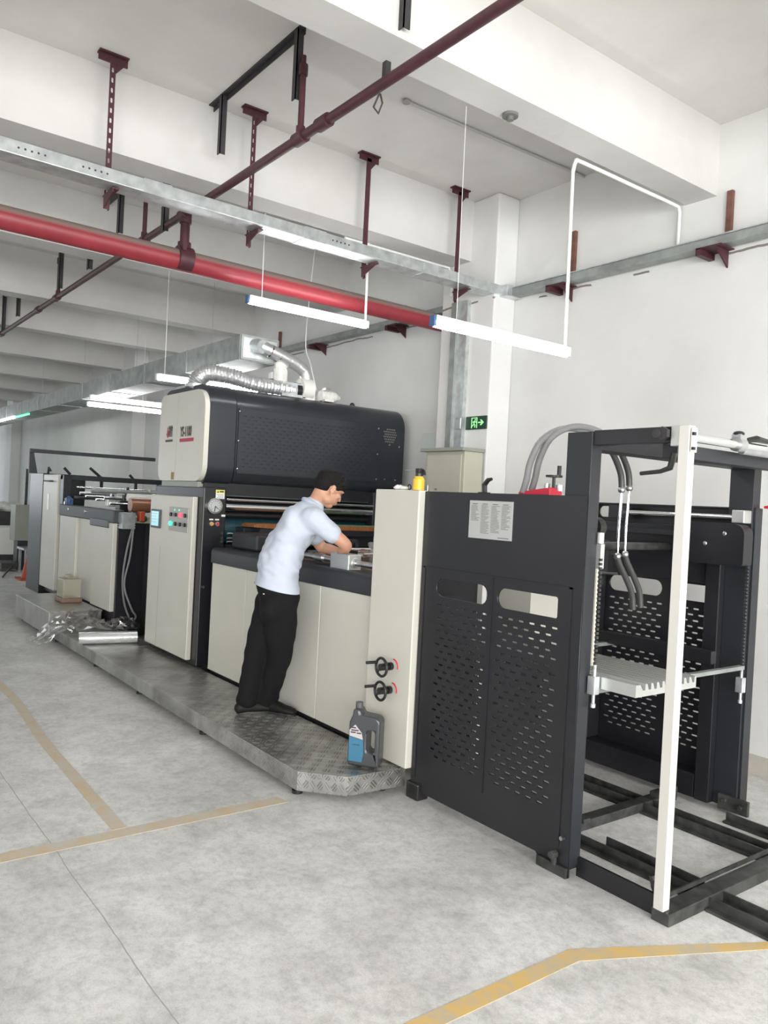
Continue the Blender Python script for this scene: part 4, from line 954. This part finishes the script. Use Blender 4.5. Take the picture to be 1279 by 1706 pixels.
B('link_cover', 'void', DU, -8.38, -7.28, 3.08, 4.3, .14, 1.24, bevel=.01)
MB().box(-8.36, -8.27, 2.98, 3.04, 1.27, 1.38).build('orange_guard', 'orange', DU, bevel=.01)
MB().sph((-8.32, 3.03, 1.30), .05, (1, 1, .8)).build('green_hose_bundle', mat('dark_green', (.04, .06, .03), .6), DU)
m = MB().tube(smooth_path([(-8.30, 2.92, 1.20), (-8.28, 2.86, .95), (-8.30, 2.84, .65), (-8.33, 2.88, .4), (-8.34, 2.95, .22)], 6), .011, 8)
m.tube(smooth_path([(-8.30, 2.93, 1.20), (-8.28, 2.90, .9), (-8.30, 2.86, .6), (-8.28, 2.94, .35), (-8.30, 3.0, .26), (-8.33, 2.98, .2)], 6), .011, 8)
islands(m, 'hanging_cable', 'rubber', DU, smooth=True)
m = MB().sph((-10.3, 2.80, 1.43), .06, (1, .7, 1), 12).box(-10.34, -10.25, 2.76, 2.84, 1.38, 1.46); m.build('valve', 'blue', DU)
islands(MB().cyl((-10.25, 2.735, 1.40), (-10.25, 2.75, 1.40), .02, 10).cyl((-10.1, 2.74, 1.33), (-10.1, 2.745, 1.33), .016, 10).cyl((-9.4, 2.735, 1.33), (-9.4, 2.745, 1.33), .016, 10), 'bolt', 'chrome', DU)

# ================================================================== LOOSE THINGS
# roll of film
fr = thing('film_roll', (-7.42, 2.5, .147), 'silvery roll of clear film lying on the platform before the control door', 'film roll')
autosmooth(MB().cyl((-7.52, 2.19, .205), (-7.42, 2.70, .205), .056, 32).build('roll', mat('wound_film', (.74, .75, .76), .16, .55, bump=.3, bscale=5, stretch=(1, 6, 1)), fr))
autosmooth(MB().cyl((-7.5205, 2.187, .205), (-7.51, 2.24, .205), .03, 24).build('core_tube', mat('card_core', (.18, .16, .15), .8), fr))
# crumpled film
def crumple(nu, nv, fn, amp, seed, name='sheet'):
    m = MB(); rnd = random.Random(seed); g = []
    for i in range(nu + 1):
        row = []
        for j in range(nv + 1):
            p = Vector(fn(i / nu, j / nv)); row.append(m.bm.verts.new(p + Vector((rnd.uniform(-1, 1), rnd.uniform(-1, 1), rnd.uniform(0, 1.5))) * amp))
        g.append(row)
    for i in range(nu):
        for j in range(nv): m.bm.faces.new((g[i][j], g[i + 1][j], g[i + 1][j + 1], g[i][j + 1]))
    return m
def f1(u, v):
    y = 1.98 + u * .95
    z = .02 + .14 * min(1, max(0, (y - 2.08) / .13)) + .05 * math.sin(u * 9) ** 2 * (1 - u * .4) + .07 * math.sin(v * 7 + u * 3) ** 2 * min(1, u * 2)
    return (-8.62 + v * (.35 + .35 * math.sin(u * 3.0)) + .3 * u, y, z)
ff = thing('plastic_film', (-8.3, 2.5, 0), 'crumpled clear plastic film spilling over the edge of the platform by the step box', 'plastic film')
o = crumple(26, 16, f1, .022, 5).build('crumpled_sheet', 'film', ff)
def f2(u, v):
    return (-8.58 + .06 * math.sin(u * 12) + v * .14, 2.2 + u * .5, .16 + v * .15 + .02 * math.sin(u * 20))
crumple(18, 6, f2, .014, 9).build('upper_fold', 'film', ff)
# translucent container on the step box
tc_ = thing('plastic_container', (-9.35, 2.6, .293), 'cloudy plastic canister standing on the step box', 'container')
MB().box(-9.52, -9.26, 2.50, 2.70, .34, .56).cyl((-9.42, 2.6, .56), (-9.42, 2.6, .60), .045, 16).box(-9.38, -9.28, 2.57, 2.63, .555, .585).build('body', 'fluid', tc_, bevel=.02, seg=3)
MB().box(-9.535, -9.245, 2.485, 2.715, .293, .345).build('drip_tray', 'fluid_r', tc_, bevel=.01)
# oil jug
JZ = .146; JC = Vector((-3.52, 2.60, JZ)); ja = math.radians(37)
jug = thing('oil_jug', JC, 'dark grey oil jug with blue and white label at the end of the platform', 'jug')
jd = Vector((math.cos(ja), math.sin(ja), 0)); jn = Vector((-math.sin(ja), math.cos(ja), 0))
def jf(u, v, s_): return JC + jd * u + jn * s_ + Vector((0, 0, v))
outl = [(-.085, .005), (.085, .005)] + [(.09, .02), (.09, .24)] + arc(.055, .245, .035, 0, 80, 5) + [(.0, .285), (-.02, .288), (-.028, .315), (-.068, .315), (-.072, .28), (-.088, .24), (-.09, .02)]
hole = rrect(.018, .062, .085, .205, .02, 4)
jb = curve_plate(outl, [hole], .10, jf)
jb = jb.build('bottle', 'jug', jug, bevel=.014, seg=3); autosmooth(jb, 50)
autosmooth(MB().cyl(jf(-.048, .31, 0), jf(-.048, .345, 0), .021, 20).build('cap', mat('dark_cap', (.09, .09, .095), .4), jug))
curve_plate([(-.082, .03), (-.005, .03), (.003, .075), (-.002, .15), (-.082, .165)], [], .002, lambda u, v, s_: jf(u, v, s_ - .0515)).build('blue_label', 'jug_blue', jug)
curve_plate([(-.082, .168), (-.003, .153), (-.012, .19), (-.05, .232), (-.082, .20)], [], .002, lambda u, v, s_: jf(u, v, s_ - .0515)).build('white_label', mat('pinkish_label', (.50, .47, .49), .4), jug)
m = MB()
for (u0, u1, v) in ((-.075, -.045, .185), (-.04, -.015, .183), (-.072, -.03, .197), (-.07, -.045, .211)):
    m.prism([(0, 0), (1, 0), (1, 1), (0, 1)], 'z', 0, 1) if False else None
    for a in range(1):
        q = [jf(u0, v, -.0535), jf(u1, v, -.0535), jf(u1, v + .007, -.0535), jf(u0, v + .007, -.0535)]; vs = [m.bm.verts.new(p) for p in q]; m.bm.faces.new(vs)
q = [jf(-.06, .12, -.0535), jf(-.02, .12, -.0535), jf(-.02, .124, -.0535), jf(-.06, .124, -.0535)]; m.bm.faces.new([m.bm.verts.new(p) for p in q])
m.build('label_print', 'print', jug)
# yellow sprayer and rag on the cream guard
sp_ = thing('spray_bottle', (-3.385, 2.77, 1.68), 'small yellow bottle with black nozzle standing on the cream guard', 'bottle')
px, py = -3.385, 2.77
autosmooth(MB().cyl((px, py, 1.681), (px, py, 1.74), .032, 24).cyl((px, py, 1.74), (px, py, 1.757), .032, 24, .02).build('bottle', 'yellow', sp_), 50)
m = MB().cyl((px, py, 1.755), (px, py, 1.775), .02, 18).box(px - .012, px + .02, py - .018, py + .018, 1.775, 1.80).tube([(px + .01, py, 1.80), (px + .03, py + .012, 1.79), (px + .036, py + .014, 1.765)], .005, 8)
m.sph((px, py + .026, 1.775), .012, seg=8); m.build('pump_head', 'blackp', sp_, bevel=.003)
cy('nozzle_tube', 'steel', sp_, (px - .01, py, 1.79), (px - .085, py - .03, 1.79), .0022, 8)
m = crumple(10, 8, lambda u, v: (-3.59 + u * .11, 2.745 + v * .05, 1.686 + .03 * math.sin(u * PI) * math.sin(v * PI)), .008, 21)
m2 = crumple(10, 8, lambda u, v: (-3.59 + u * .11, 2.745 + v * .05, 1.6825), .0005, 22)
rg = MB(); rg.sph((-3.56, 2.77, 1.692), .03, (1.2, .9, .55), 12).sph((-3.52, 2.775, 1.690), .025, (1.2, .9, .5), 12)
for v in rg.bm.verts: v.co += Vector((random.uniform(-1, 1), random.uniform(-1, 1), random.uniform(-1, 1))) * .003
for v in rg.bm.verts: v.co.z = max(v.co.z, 1.681)
m.bm.free(); m2.bm.free()
tag(autosmooth(rg.build('cleaning_rag', 'rag'), 80), 'crumpled white rag on the cream guard left of the yellow bottle', 'rag')
tag(autosmooth(MB().tube([(-3.49 + .014 * math.cos(a * PI / 6), 2.79, 1.697 + .014 * math.sin(a * PI / 6)) for a in range(12)], .004, 8, closed=True).build('hose_clamp', 'iron')), 'small dark ring between the rag and the yellow bottle', 'ring')

# far background at the left
t = thing('grey_cabinet', (-16.1, 3.6, 0), 'small grey cabinet box standing beyond the delivery unit', 'cabinet')
B('cabinet_body', 'cabinet_shade', t, -16.3, -15.9, 3.38, 4.2, .55, 1.22, bevel=.01); B('cabinet_stand', 'black_soft', t, -16.25, -15.95, 3.45, 4.1, 0, .55)
B('cabinet_frame', 'steel_dark', t, -16.05, -16.0, 3.55, 3.6, 1.22, 1.9)
t = thing('paper_stack', (-17.5, 3.4, 0), 'pallet of white paper sheets at the far left', 'paper stack')
B('sheets', 'white_paint', t, -18.2, -17.0, 3.2, 4.1, .2, .72, bevel=.01); B('pallet', 'iron', t, -18.2, -17.0, 3.2, 4.1, 0, .2)
t = thing('wrapped_goods', (-19.5, 4.2, 0), 'heap of wrapped goods beyond the paper pallet', 'goods')
m = MB()
for i in range(7): m.sph((-19.6 + .12 * (i % 3), 3.75 + .13 * i, 1.05 + .05 * (i % 2)), .15, (1, 1, .7), 10)
m.build('wrapping', 'white_paint', t); B('goods_pallet', 'iron', t, -19.9, -19.2, 3.55, 4.7, 0, .98)
t = thing('traffic_cone', (-14.3, 3.27, 0), 'orange traffic cone beside the black back of the delivery unit', 'cone')
autosmooth(MB().cyl((-14.3, 3.32, .02), (-14.3, 3.32, .62), .15, 24, .03).build('cone_body', 'orange', t)); B('cone_base', 'orange', t, -14.5, -14.1, 3.12, 3.52, 0, .03)
t = thing('pallet_truck', (-15.9, 3.3, 0), 'dark hand tool with a thin handle lying on the floor at the far left', 'tool')
B('fork', 'iron', t, -16.2, -15.6, 3.12, 3.4, .05, .16); MB().tube([(-15.5, 3.28, .12), (-14.6, 2.95, .02)], .015, 8).build('handle', 'iron', t)
m = MB().box(-15.75, -15.2, 3.4, 3.8, .42, .46)
for (x, y) in ((-15.7, 3.45), (-15.25, 3.45), (-15.7, 3.75), (-15.25, 3.75)): m.box(x - .02, x + .02, y - .02, y + .02, 0, .42)
tag(m.build('low_table', 'steel'), 'low metal table at the far left behind the cone', 'table')

# ================================================================== THE MAN
def evalmesh(o):
    dg = bpy.context.evaluated_depsgraph_get(); me = bpy.data.meshes.new_from_object(o.evaluated_get(dg)); return me
class Loft:
    """closed lofts and ellipsoids fused into one skin by a voxel remesh"""
    def __init__(s): s.m = MB()
    def limb(s, pts, rad, seg=20, side=None, n=5):
        """pts: joints; rad: (a, b) per joint, a along side vector, b across; rounded ends"""
        P = smooth_path(pts, n); k = len(pts) - 1; R = []
        for i in range(len(P)):
            t = i / n; j = min(int(t), k - 1); f = t - j; f = f * f * (3 - 2 * f)
            A, B_ = rad[j], rad[j + 1]
            A = A if isinstance(A, tuple) else (A, A); B_ = B_ if isinstance(B_, tuple) else (B_, B_)
            R.append((A[0] * (1 - f) + B_[0] * f, A[1] * (1 - f) + B_[1] * f))
        # round caps
        t0 = (P[0] - P[1]).normalized(); t1 = (P[-1] - P[-2]).normalized()
        pre = [(P[0] + t0 * min(R[0]) * math.sin(a), (R[0][0] * math.cos(a), R[0][1] * math.cos(a))) for a in (1.35, 1.0, .6, .3)]
        post = [(P[-1] + t1 * min(R[-1]) * math.sin(a), (R[-1][0] * math.cos(a), R[-1][1] * math.cos(a))) for a in (.3, .6, 1.0, 1.35)]
        seq = pre + list(zip(P, R)) + post
        rings = []; sd = Vector(side) if side else None; prev = None
        for i, (p, r) in enumerate(seq):
            t = (seq[min(i + 1, len(seq) - 1)][0] - seq[max(i - 1, 0)][0]).normalized()
            if prev is None:
                a = sd if sd else Vector((1, 0, 0))
                a = a - t * a.dot(t)
                if a.length < .05: a = Vector((0, 1, 0)) - t * t.y
            elif sd: a = sd - t * sd.dot(t)
            else: a = prev - t * prev.dot(t)
            a.normalize(); prev = a; b = t.cross(a)
            rings.append([s.m.bm.verts.new(p + a * math.cos(q * 2 * PI / seg) * r[0] + b * math.sin(q * 2 * PI / seg) * r[1]) for q in range(seg)])
        for A, B_ in zip(rings, rings[1:]):
            for q in range(seg): s.m.bm.faces.new((A[q], A[(q + 1) % seg], B_[(q + 1) % seg], B_[q]))
        s.m.bm.faces.new(rings[0][::-1]); s.m.bm.faces.new(rings[-1]); return s
    def ell(s, c, rx, ry, rz, ax=None):
        """ellipsoid, ax = 3x3 with local axes as columns"""
        mt = Matrix.Translation(c) @ (ax.to_4x4() if ax else Matrix()) @ Matrix.Diagonal((rx, ry, rz, 1))
        bmesh.ops.create_uvsphere(s.m.bm, u_segments=24, v_segments=16, radius=1, matrix=mt); return s
    def fuse(s, name, m, parent, voxel, smooth_it=4, fn=None):
        o = s.m.build(name, m, parent)
        rm = o.modifiers.new('r', 'REMESH'); rm.mode = 'VOXEL'; rm.voxel_size = voxel; rm.use_smooth_shade = True
        sm = o.modifiers.new('s', 'SMOOTH'); sm.iterations = smooth_it; sm.factor = .5
        me = evalmesh(o); o.modifiers.clear(); o.data = me
        if fn:
            org = ORG[o.name]
            for v in me.vertices: v.co = fn(v.co + org) - org
        for p in me.polygons: p.use_smooth = True
        if not me.materials: me.materials.append(M[m])
        return o

MAN = thing('person', (-4.72, 2.56, .146), 'man in pale blue polo shirt and black trousers bending over the feed table', 'person')
pel = Vector((-4.52, 2.575, .955))
hipR = Vector((-4.45, 2.56, .93)); hipL = Vector((-4.61, 2.58, .91))
kR = Vector((-4.55, 2.62, .55)); kL = Vector((-4.67, 2.51, .55))
aR = Vector((-4.72, 2.635, .235)); aL = Vector((-4.745, 2.50, .245))
waist = Vector((-4.52, 2.555, 1.05)); mid = Vector((-4.50, 2.575, 1.24)); chest = Vector((-4.46, 2.655, 1.41)); shc = Vector((-4.43, 2.705, 1.50)); nb = Vector((-4.42, 2.735, 1.555))
shR = Vector((-4.285, 2.665, 1.475)); shL = Vector((-4.585, 2.80, 1.455))
elR = Vector((-4.185, 2.845, 1.325)); wrR = Vector((-4.34, 2.93, 1.225))
elL = Vector((-4.60, 2.93, 1.28)); wrL = Vector((-4.44, 3.03, 1.23))
hd_c = Vector((-4.36, 2.82, 1.675))
# head axes: forward (face), up (crown), right
hf = Vector((.13, .84, -.50)).normalized(); hr = Vector((.97, -.22, -.05)); hr = (hr - hf * hr.dot(hf)).normalized(); hu = hr.cross(hf).normalized()
HM = Matrix((hr, hf, hu)).transposed()
def H(x, y, z): return hd_c + hr * x + hf * y + hu * z
bd = Loft()
sdv = (shR - shL).normalized()
bd.limb([pel, waist, mid, chest, shc], [(.13, .09), (.125, .085), (.13, .09), (.14, .09), (.11, .06)], side=sdv)
bd.limb([nb - Vector((0, .03, .06)), nb + Vector((.01, .02, .03)), H(0, -.03, -.045)], [.058, .053, .056], side=sdv)
bd.ell(H(0, -.01, .025), .074, .094, .085, HM)                         # skull
bd.ell(H(0, .025, -.035), .058, .068, .075, HM)                        # face
bd.ell(H(0, .048, -.088), .034, .034, .026, HM)                        # chin
bd.ell(H(.035, .01, -.065), .03, .045, .035, HM); bd.ell(H(-.035, .01, -.065), .03, .045, .035, HM)
bd.limb([H(0, .085, .015), H(0, .097, -.012), H(0, .102, -.028)], [.007, .009, .0105])      # nose
bd.ell(H(.010, .090, -.032), .007, .009, .007, HM); bd.ell(H(-.010, .090, -.032), .007, .009, .007, HM)
bd.ell(H(0, .089, -.056), .024, .010, .006, HM); bd.ell(H(0, .087, -.067), .021, .011, .007, HM)  # lips
bd.ell(H(0, .083, .026), .046, .012, .009, HM)                         # brow
bd.ell(H(.045, .066, -.015), .018, .016, .014, HM); bd.ell(H(-.045, .066, -.015), .018, .016, .014, HM)
for s_ in (1, -1):                                                     # ears
    for a in range(7):
        an = math.radians(-70 + a * 45); bd.ell(H(s_ * .079, -.008 + .014 * math.cos(an) * (1 if a < 5 else .7), -.008 + .026 * math.sin(an)), .007, .008, .009, HM)
    bd.ell(H(s_ * .074, -.006, -.008), .008, .014, .022, HM)
bd.limb([shR, shR.lerp(elR, .5), elR, elR.lerp(wrR, .35), wrR], [.052, .047, .040, .040, .027], n=6)
bd.limb([shL, shL.lerp(elL, .5), elL, elL.lerp(wrL, .35), wrL], [.052, .047, .040, .040, .027], n=6)
def hand(w_, fwd, up, right, sgn):
    """w_ wrist, fwd finger direction, up = back of hand, right = towards little finger when sgn=+1"""
    def q(f_, r, u): return w_ + fwd * f_ + right * r * sgn + up * u
    bd.limb([q(-.01, 0, 0), q(.03, 0, 0), q(.08, 0, .002)], [(.022, .017), (.036, .016), (.042, .013)], side=right)
    L = ((-.032, .070), (-.011, .078), (.011, .073), (.031, .058))
    for r, l in L:
        bd.limb([q(.075, r, .002), q(.075 + l * .42, r * 1.12, -.004), q(.075 + l * .72, r * 1.15, -.024), q(.075 + l * .86, r * 1.15, -.046)], [.0095, .009, .0082, .0072], n=4, seg=12)
    bd.limb([q(.02, -.024, -.006), q(.048, -.050, -.018), q(.078, -.056, -.032), q(.098, -.048, -.044)], [.013, .0115, .0098, .0085], n=4, seg=12)
hand(wrR, Vector((-.55, .70, -.35)).normalized(), Vector((-.25, .25, .93)).normalized(), Vector((.78, .58, .1)).normalized(), 1)
hand(wrL, Vector((.62, .66, -.35)).normalized(), Vector((.25, .25, .93)).normalized(), Vector((-.72, .68, .1)).normalized(), 1)
for h_, k_, a_ in ((hipR, kR, aR), (hipL, kL, aL)):
    bd.limb([h_, h_.lerp(k_, .5), k_, k_.lerp(a_, .35), a_, a_ - Vector((0, 0, .04))], [.07, .065, .05, .048, .034, .034])
bd.fuse('body', 'skin', MAN, .0055, 3)
# eyes
m = MB()
for s_ in (1, -1): m.sph(H(s_ * .030, .073, .003), .0105, seg=12)
islands(m, 'eye', mat('eye_white', (.16, .13, .12), .3), MAN, smooth=True)
m = MB()
for s_ in (1, -1): m.sph(H(s_ * .031, .0805, .000), .005, seg=8)
islands(m, 'pupil', 'print', MAN)
m = MB()
for s_ in (1, -1): m.tube([H(s_ * .014, .096, .020), H(s_ * .03, .094, .026), H(s_ * .05, .082, .021)], [.003, .0036, .002], 6)
islands(m, 'eyebrow', 'hair', MAN)
# hair: cap over the skull, short at the nape, fuller on top
hb = Loft(); rn = random.Random(11)
hb.ell(H(0, -.018, .045), .082, .102, .078, HM)
hb.ell(H(0, -.052, .012), .076, .066, .072, HM)
hb.ell(H(0, .035, .075), .066, .058, .040, HM)
hb.ell(H(0, .070, .060), .050, .028, .030, HM)
hb.ell(H(.052, .005, .035), .026, .045, .04, HM); hb.ell(H(-.052, .005, .035), .026, .045, .04, HM)
for i in range(90):
    th = rn.uniform(0, 2 * PI); ph = rn.uniform(-.1, 1.2)
    d_ = Vector((math.cos(th) * math.cos(ph), math.sin(th) * math.cos(ph), math.sin(ph)))
    if d_.y > .7 and d_.z < .35: continue
    c = H(d_.x * .076, -.012 + d_.y * .095, .038 + d_.z * .078); e = c + (hr * d_.x * .4 + hf * (d_.y * .4 + .5) + hu * d_.z * .8) * .018
    hb.limb([c, c.lerp(e, .5), e], [.011, .008, .003], n=2, seg=8)
hb.fuse('hair', 'hair', MAN, .004, 2)
# shirt
st = Loft()
def wr(p):
    p = Vector(p); return p
st.limb([nb - Vector((0, .02, .03)), (nb + shL) / 2 + Vector((0, -.02, -.01)), shL], [.062, .066, .07], n=4)
st.limb([nb - Vector((0, .02, .03)), (nb + shR) / 2 + Vector((0, -.01, -.01)), shR], [.062, .066, .07], n=4)
st.limb([Vector((-4.53, 2.56, .96)), Vector((-4.53, 2.56, 1.0)), waist + Vector((0, 0, .02)), mid, chest, shc, nb - Vector((0, 0, .015))],
        [(.184, .150), (.184, .150), (.174, .142), (.176, .132), (.188, .128), (.158, .104), (.085, .080)], side=sdv, seg=32)
st.ell(chest + Vector((.0, -.045, .02)), .15, .085, .125, Matrix((sdv, Vector((0, 1, 0)), Vector((0, 0, 1)))).transposed())
for s_, e_ in ((shR, elR), (shL, elL)):
    d_ = (e_ - s_)
    st.limb([chest.lerp(s_, .72), s_ + Vector((0, 0, .0)), s_ + d_ * .35, s_ + d_ * .58], [(.095, .09), (.078, .078), (.066, .070), (.064, .074)], n=5)
import mathutils
def folds(p):
    q = p.copy(); n1 = mathutils.noise.noise(Vector((p.x * 7 + p.z * 5, p.y * 7 - p.z * 4, p.z * 9)))
    n2 = mathutils.noise.noise(Vector((p.x * 16, p.y * 16 + p.z * 20, p.z * 9 + 4)))
    k_ = (1.0 if p.z < 1.42 else .5) * min(1, max(.25, (p.z - 1.0) / .12))
    dx = p - Vector((mid.x, mid.y, p.z)); dx.z = 0
    hz = 1.012 - .035 * ((p.x - waist.x) * .6 + (p.y - waist.y) * .8) / .17; q.z = max(q.z, hz)
    if dx.length > .01: q += dx.normalized() * (n1 * .017 + n2 * .011) * k_
    return q
shirt = st.fuse('shirt', 'shirt', MAN, .010, 6, folds)
cl = Loft(); ring = []
for a in range(0, 360, 15):
    an = math.radians(a); ring.append(nb + Vector((0, -.002, .012)) + hr * .066 * math.cos(an) + (hf * .6 + Vector((0, .5, 0))).normalized() * .062 * math.sin(an) + Vector((0, 0, .012 * -math.sin(an))))
autosmooth(MB().tube(ring, .017, 10, closed=True).build('collar', 'collar', MAN), 80)
# trousers
tr = Loft()
tr.limb([Vector((-4.525, 2.56, 1.03)), pel, pel - Vector((0, 0, .07))], [(.166, .134), (.171, .130), (.162, .122)], side=sdv, seg=28)
tr.ell(pel + Vector((.0, -.035, -.07)), .155, .11, .12, Matrix((sdv, Vector((0, 1, 0)), Vector((0, 0, 1)))).transposed())
for h_, k_, a_ in ((hipR, kR, aR), (hipL, kL, aL)):
    tr.limb([h_, h_.lerp(k_, .45), k_, k_.lerp(a_, .5), a_ + Vector((0, 0, .0))], [(.105, .112), (.096, .102), (.076, .080), (.070, .075), (.068, .078)])
def tf(p):
    q = p.copy(); n1 = mathutils.noise.noise(Vector((p.x * 9, p.y * 9, p.z * 12)))
    return q + Vector((n1 * .008, n1 * .008, 0))
tr.fuse('trousers', 'trousers', MAN, .010, 5, tf)
# shoes
def shoe(an, toe_dir):
    t_ = Vector(toe_dir).normalized(); g_ = Vector((an.x, an.y, .146)); r_ = Vector((t_.y, -t_.x, 0))
    sh = Loft(); sh.limb([g_ - t_ * .05 + Vector((0, 0, .04)), g_ + t_ * .05 + Vector((0, 0, .045)), g_ + t_ * .14 + Vector((0, 0, .034)), g_ + t_ * .20 + Vector((0, 0, .028))], [(.036, .038), (.040, .046), (.046, .032), (.034, .024)], side=r_)
    sh.ell(g_ - t_ * .02 + Vector((0, 0, .07)), .04, .045, .04)
    def flat(p):
        q = p.copy(); q.z = max(q.z, .1475); return q
    o = sh.fuse('shoe', 'shoe', MAN, .007, 2, flat)
    pts = []
    for a in range(24):
        x = math.cos(a * PI / 12); y = math.sin(a * PI / 12); L = .145; c = .075
        pts.append(tuple((g_ + t_ * (c + L * x) + r_ * (.040 + .008 * x) * y).xy))
    MB().prism(pts, 'z', .1465, .164).build('sole', 'blackp', o)
shoe(aR, (.80, .52, 0)); shoe(aL, (.25, .95, 0))
# pocket button and belt loop glint
MB().sph((-4.463, 2.431, .985), .006).build('pocket_rivet', 'chrome', MAN)
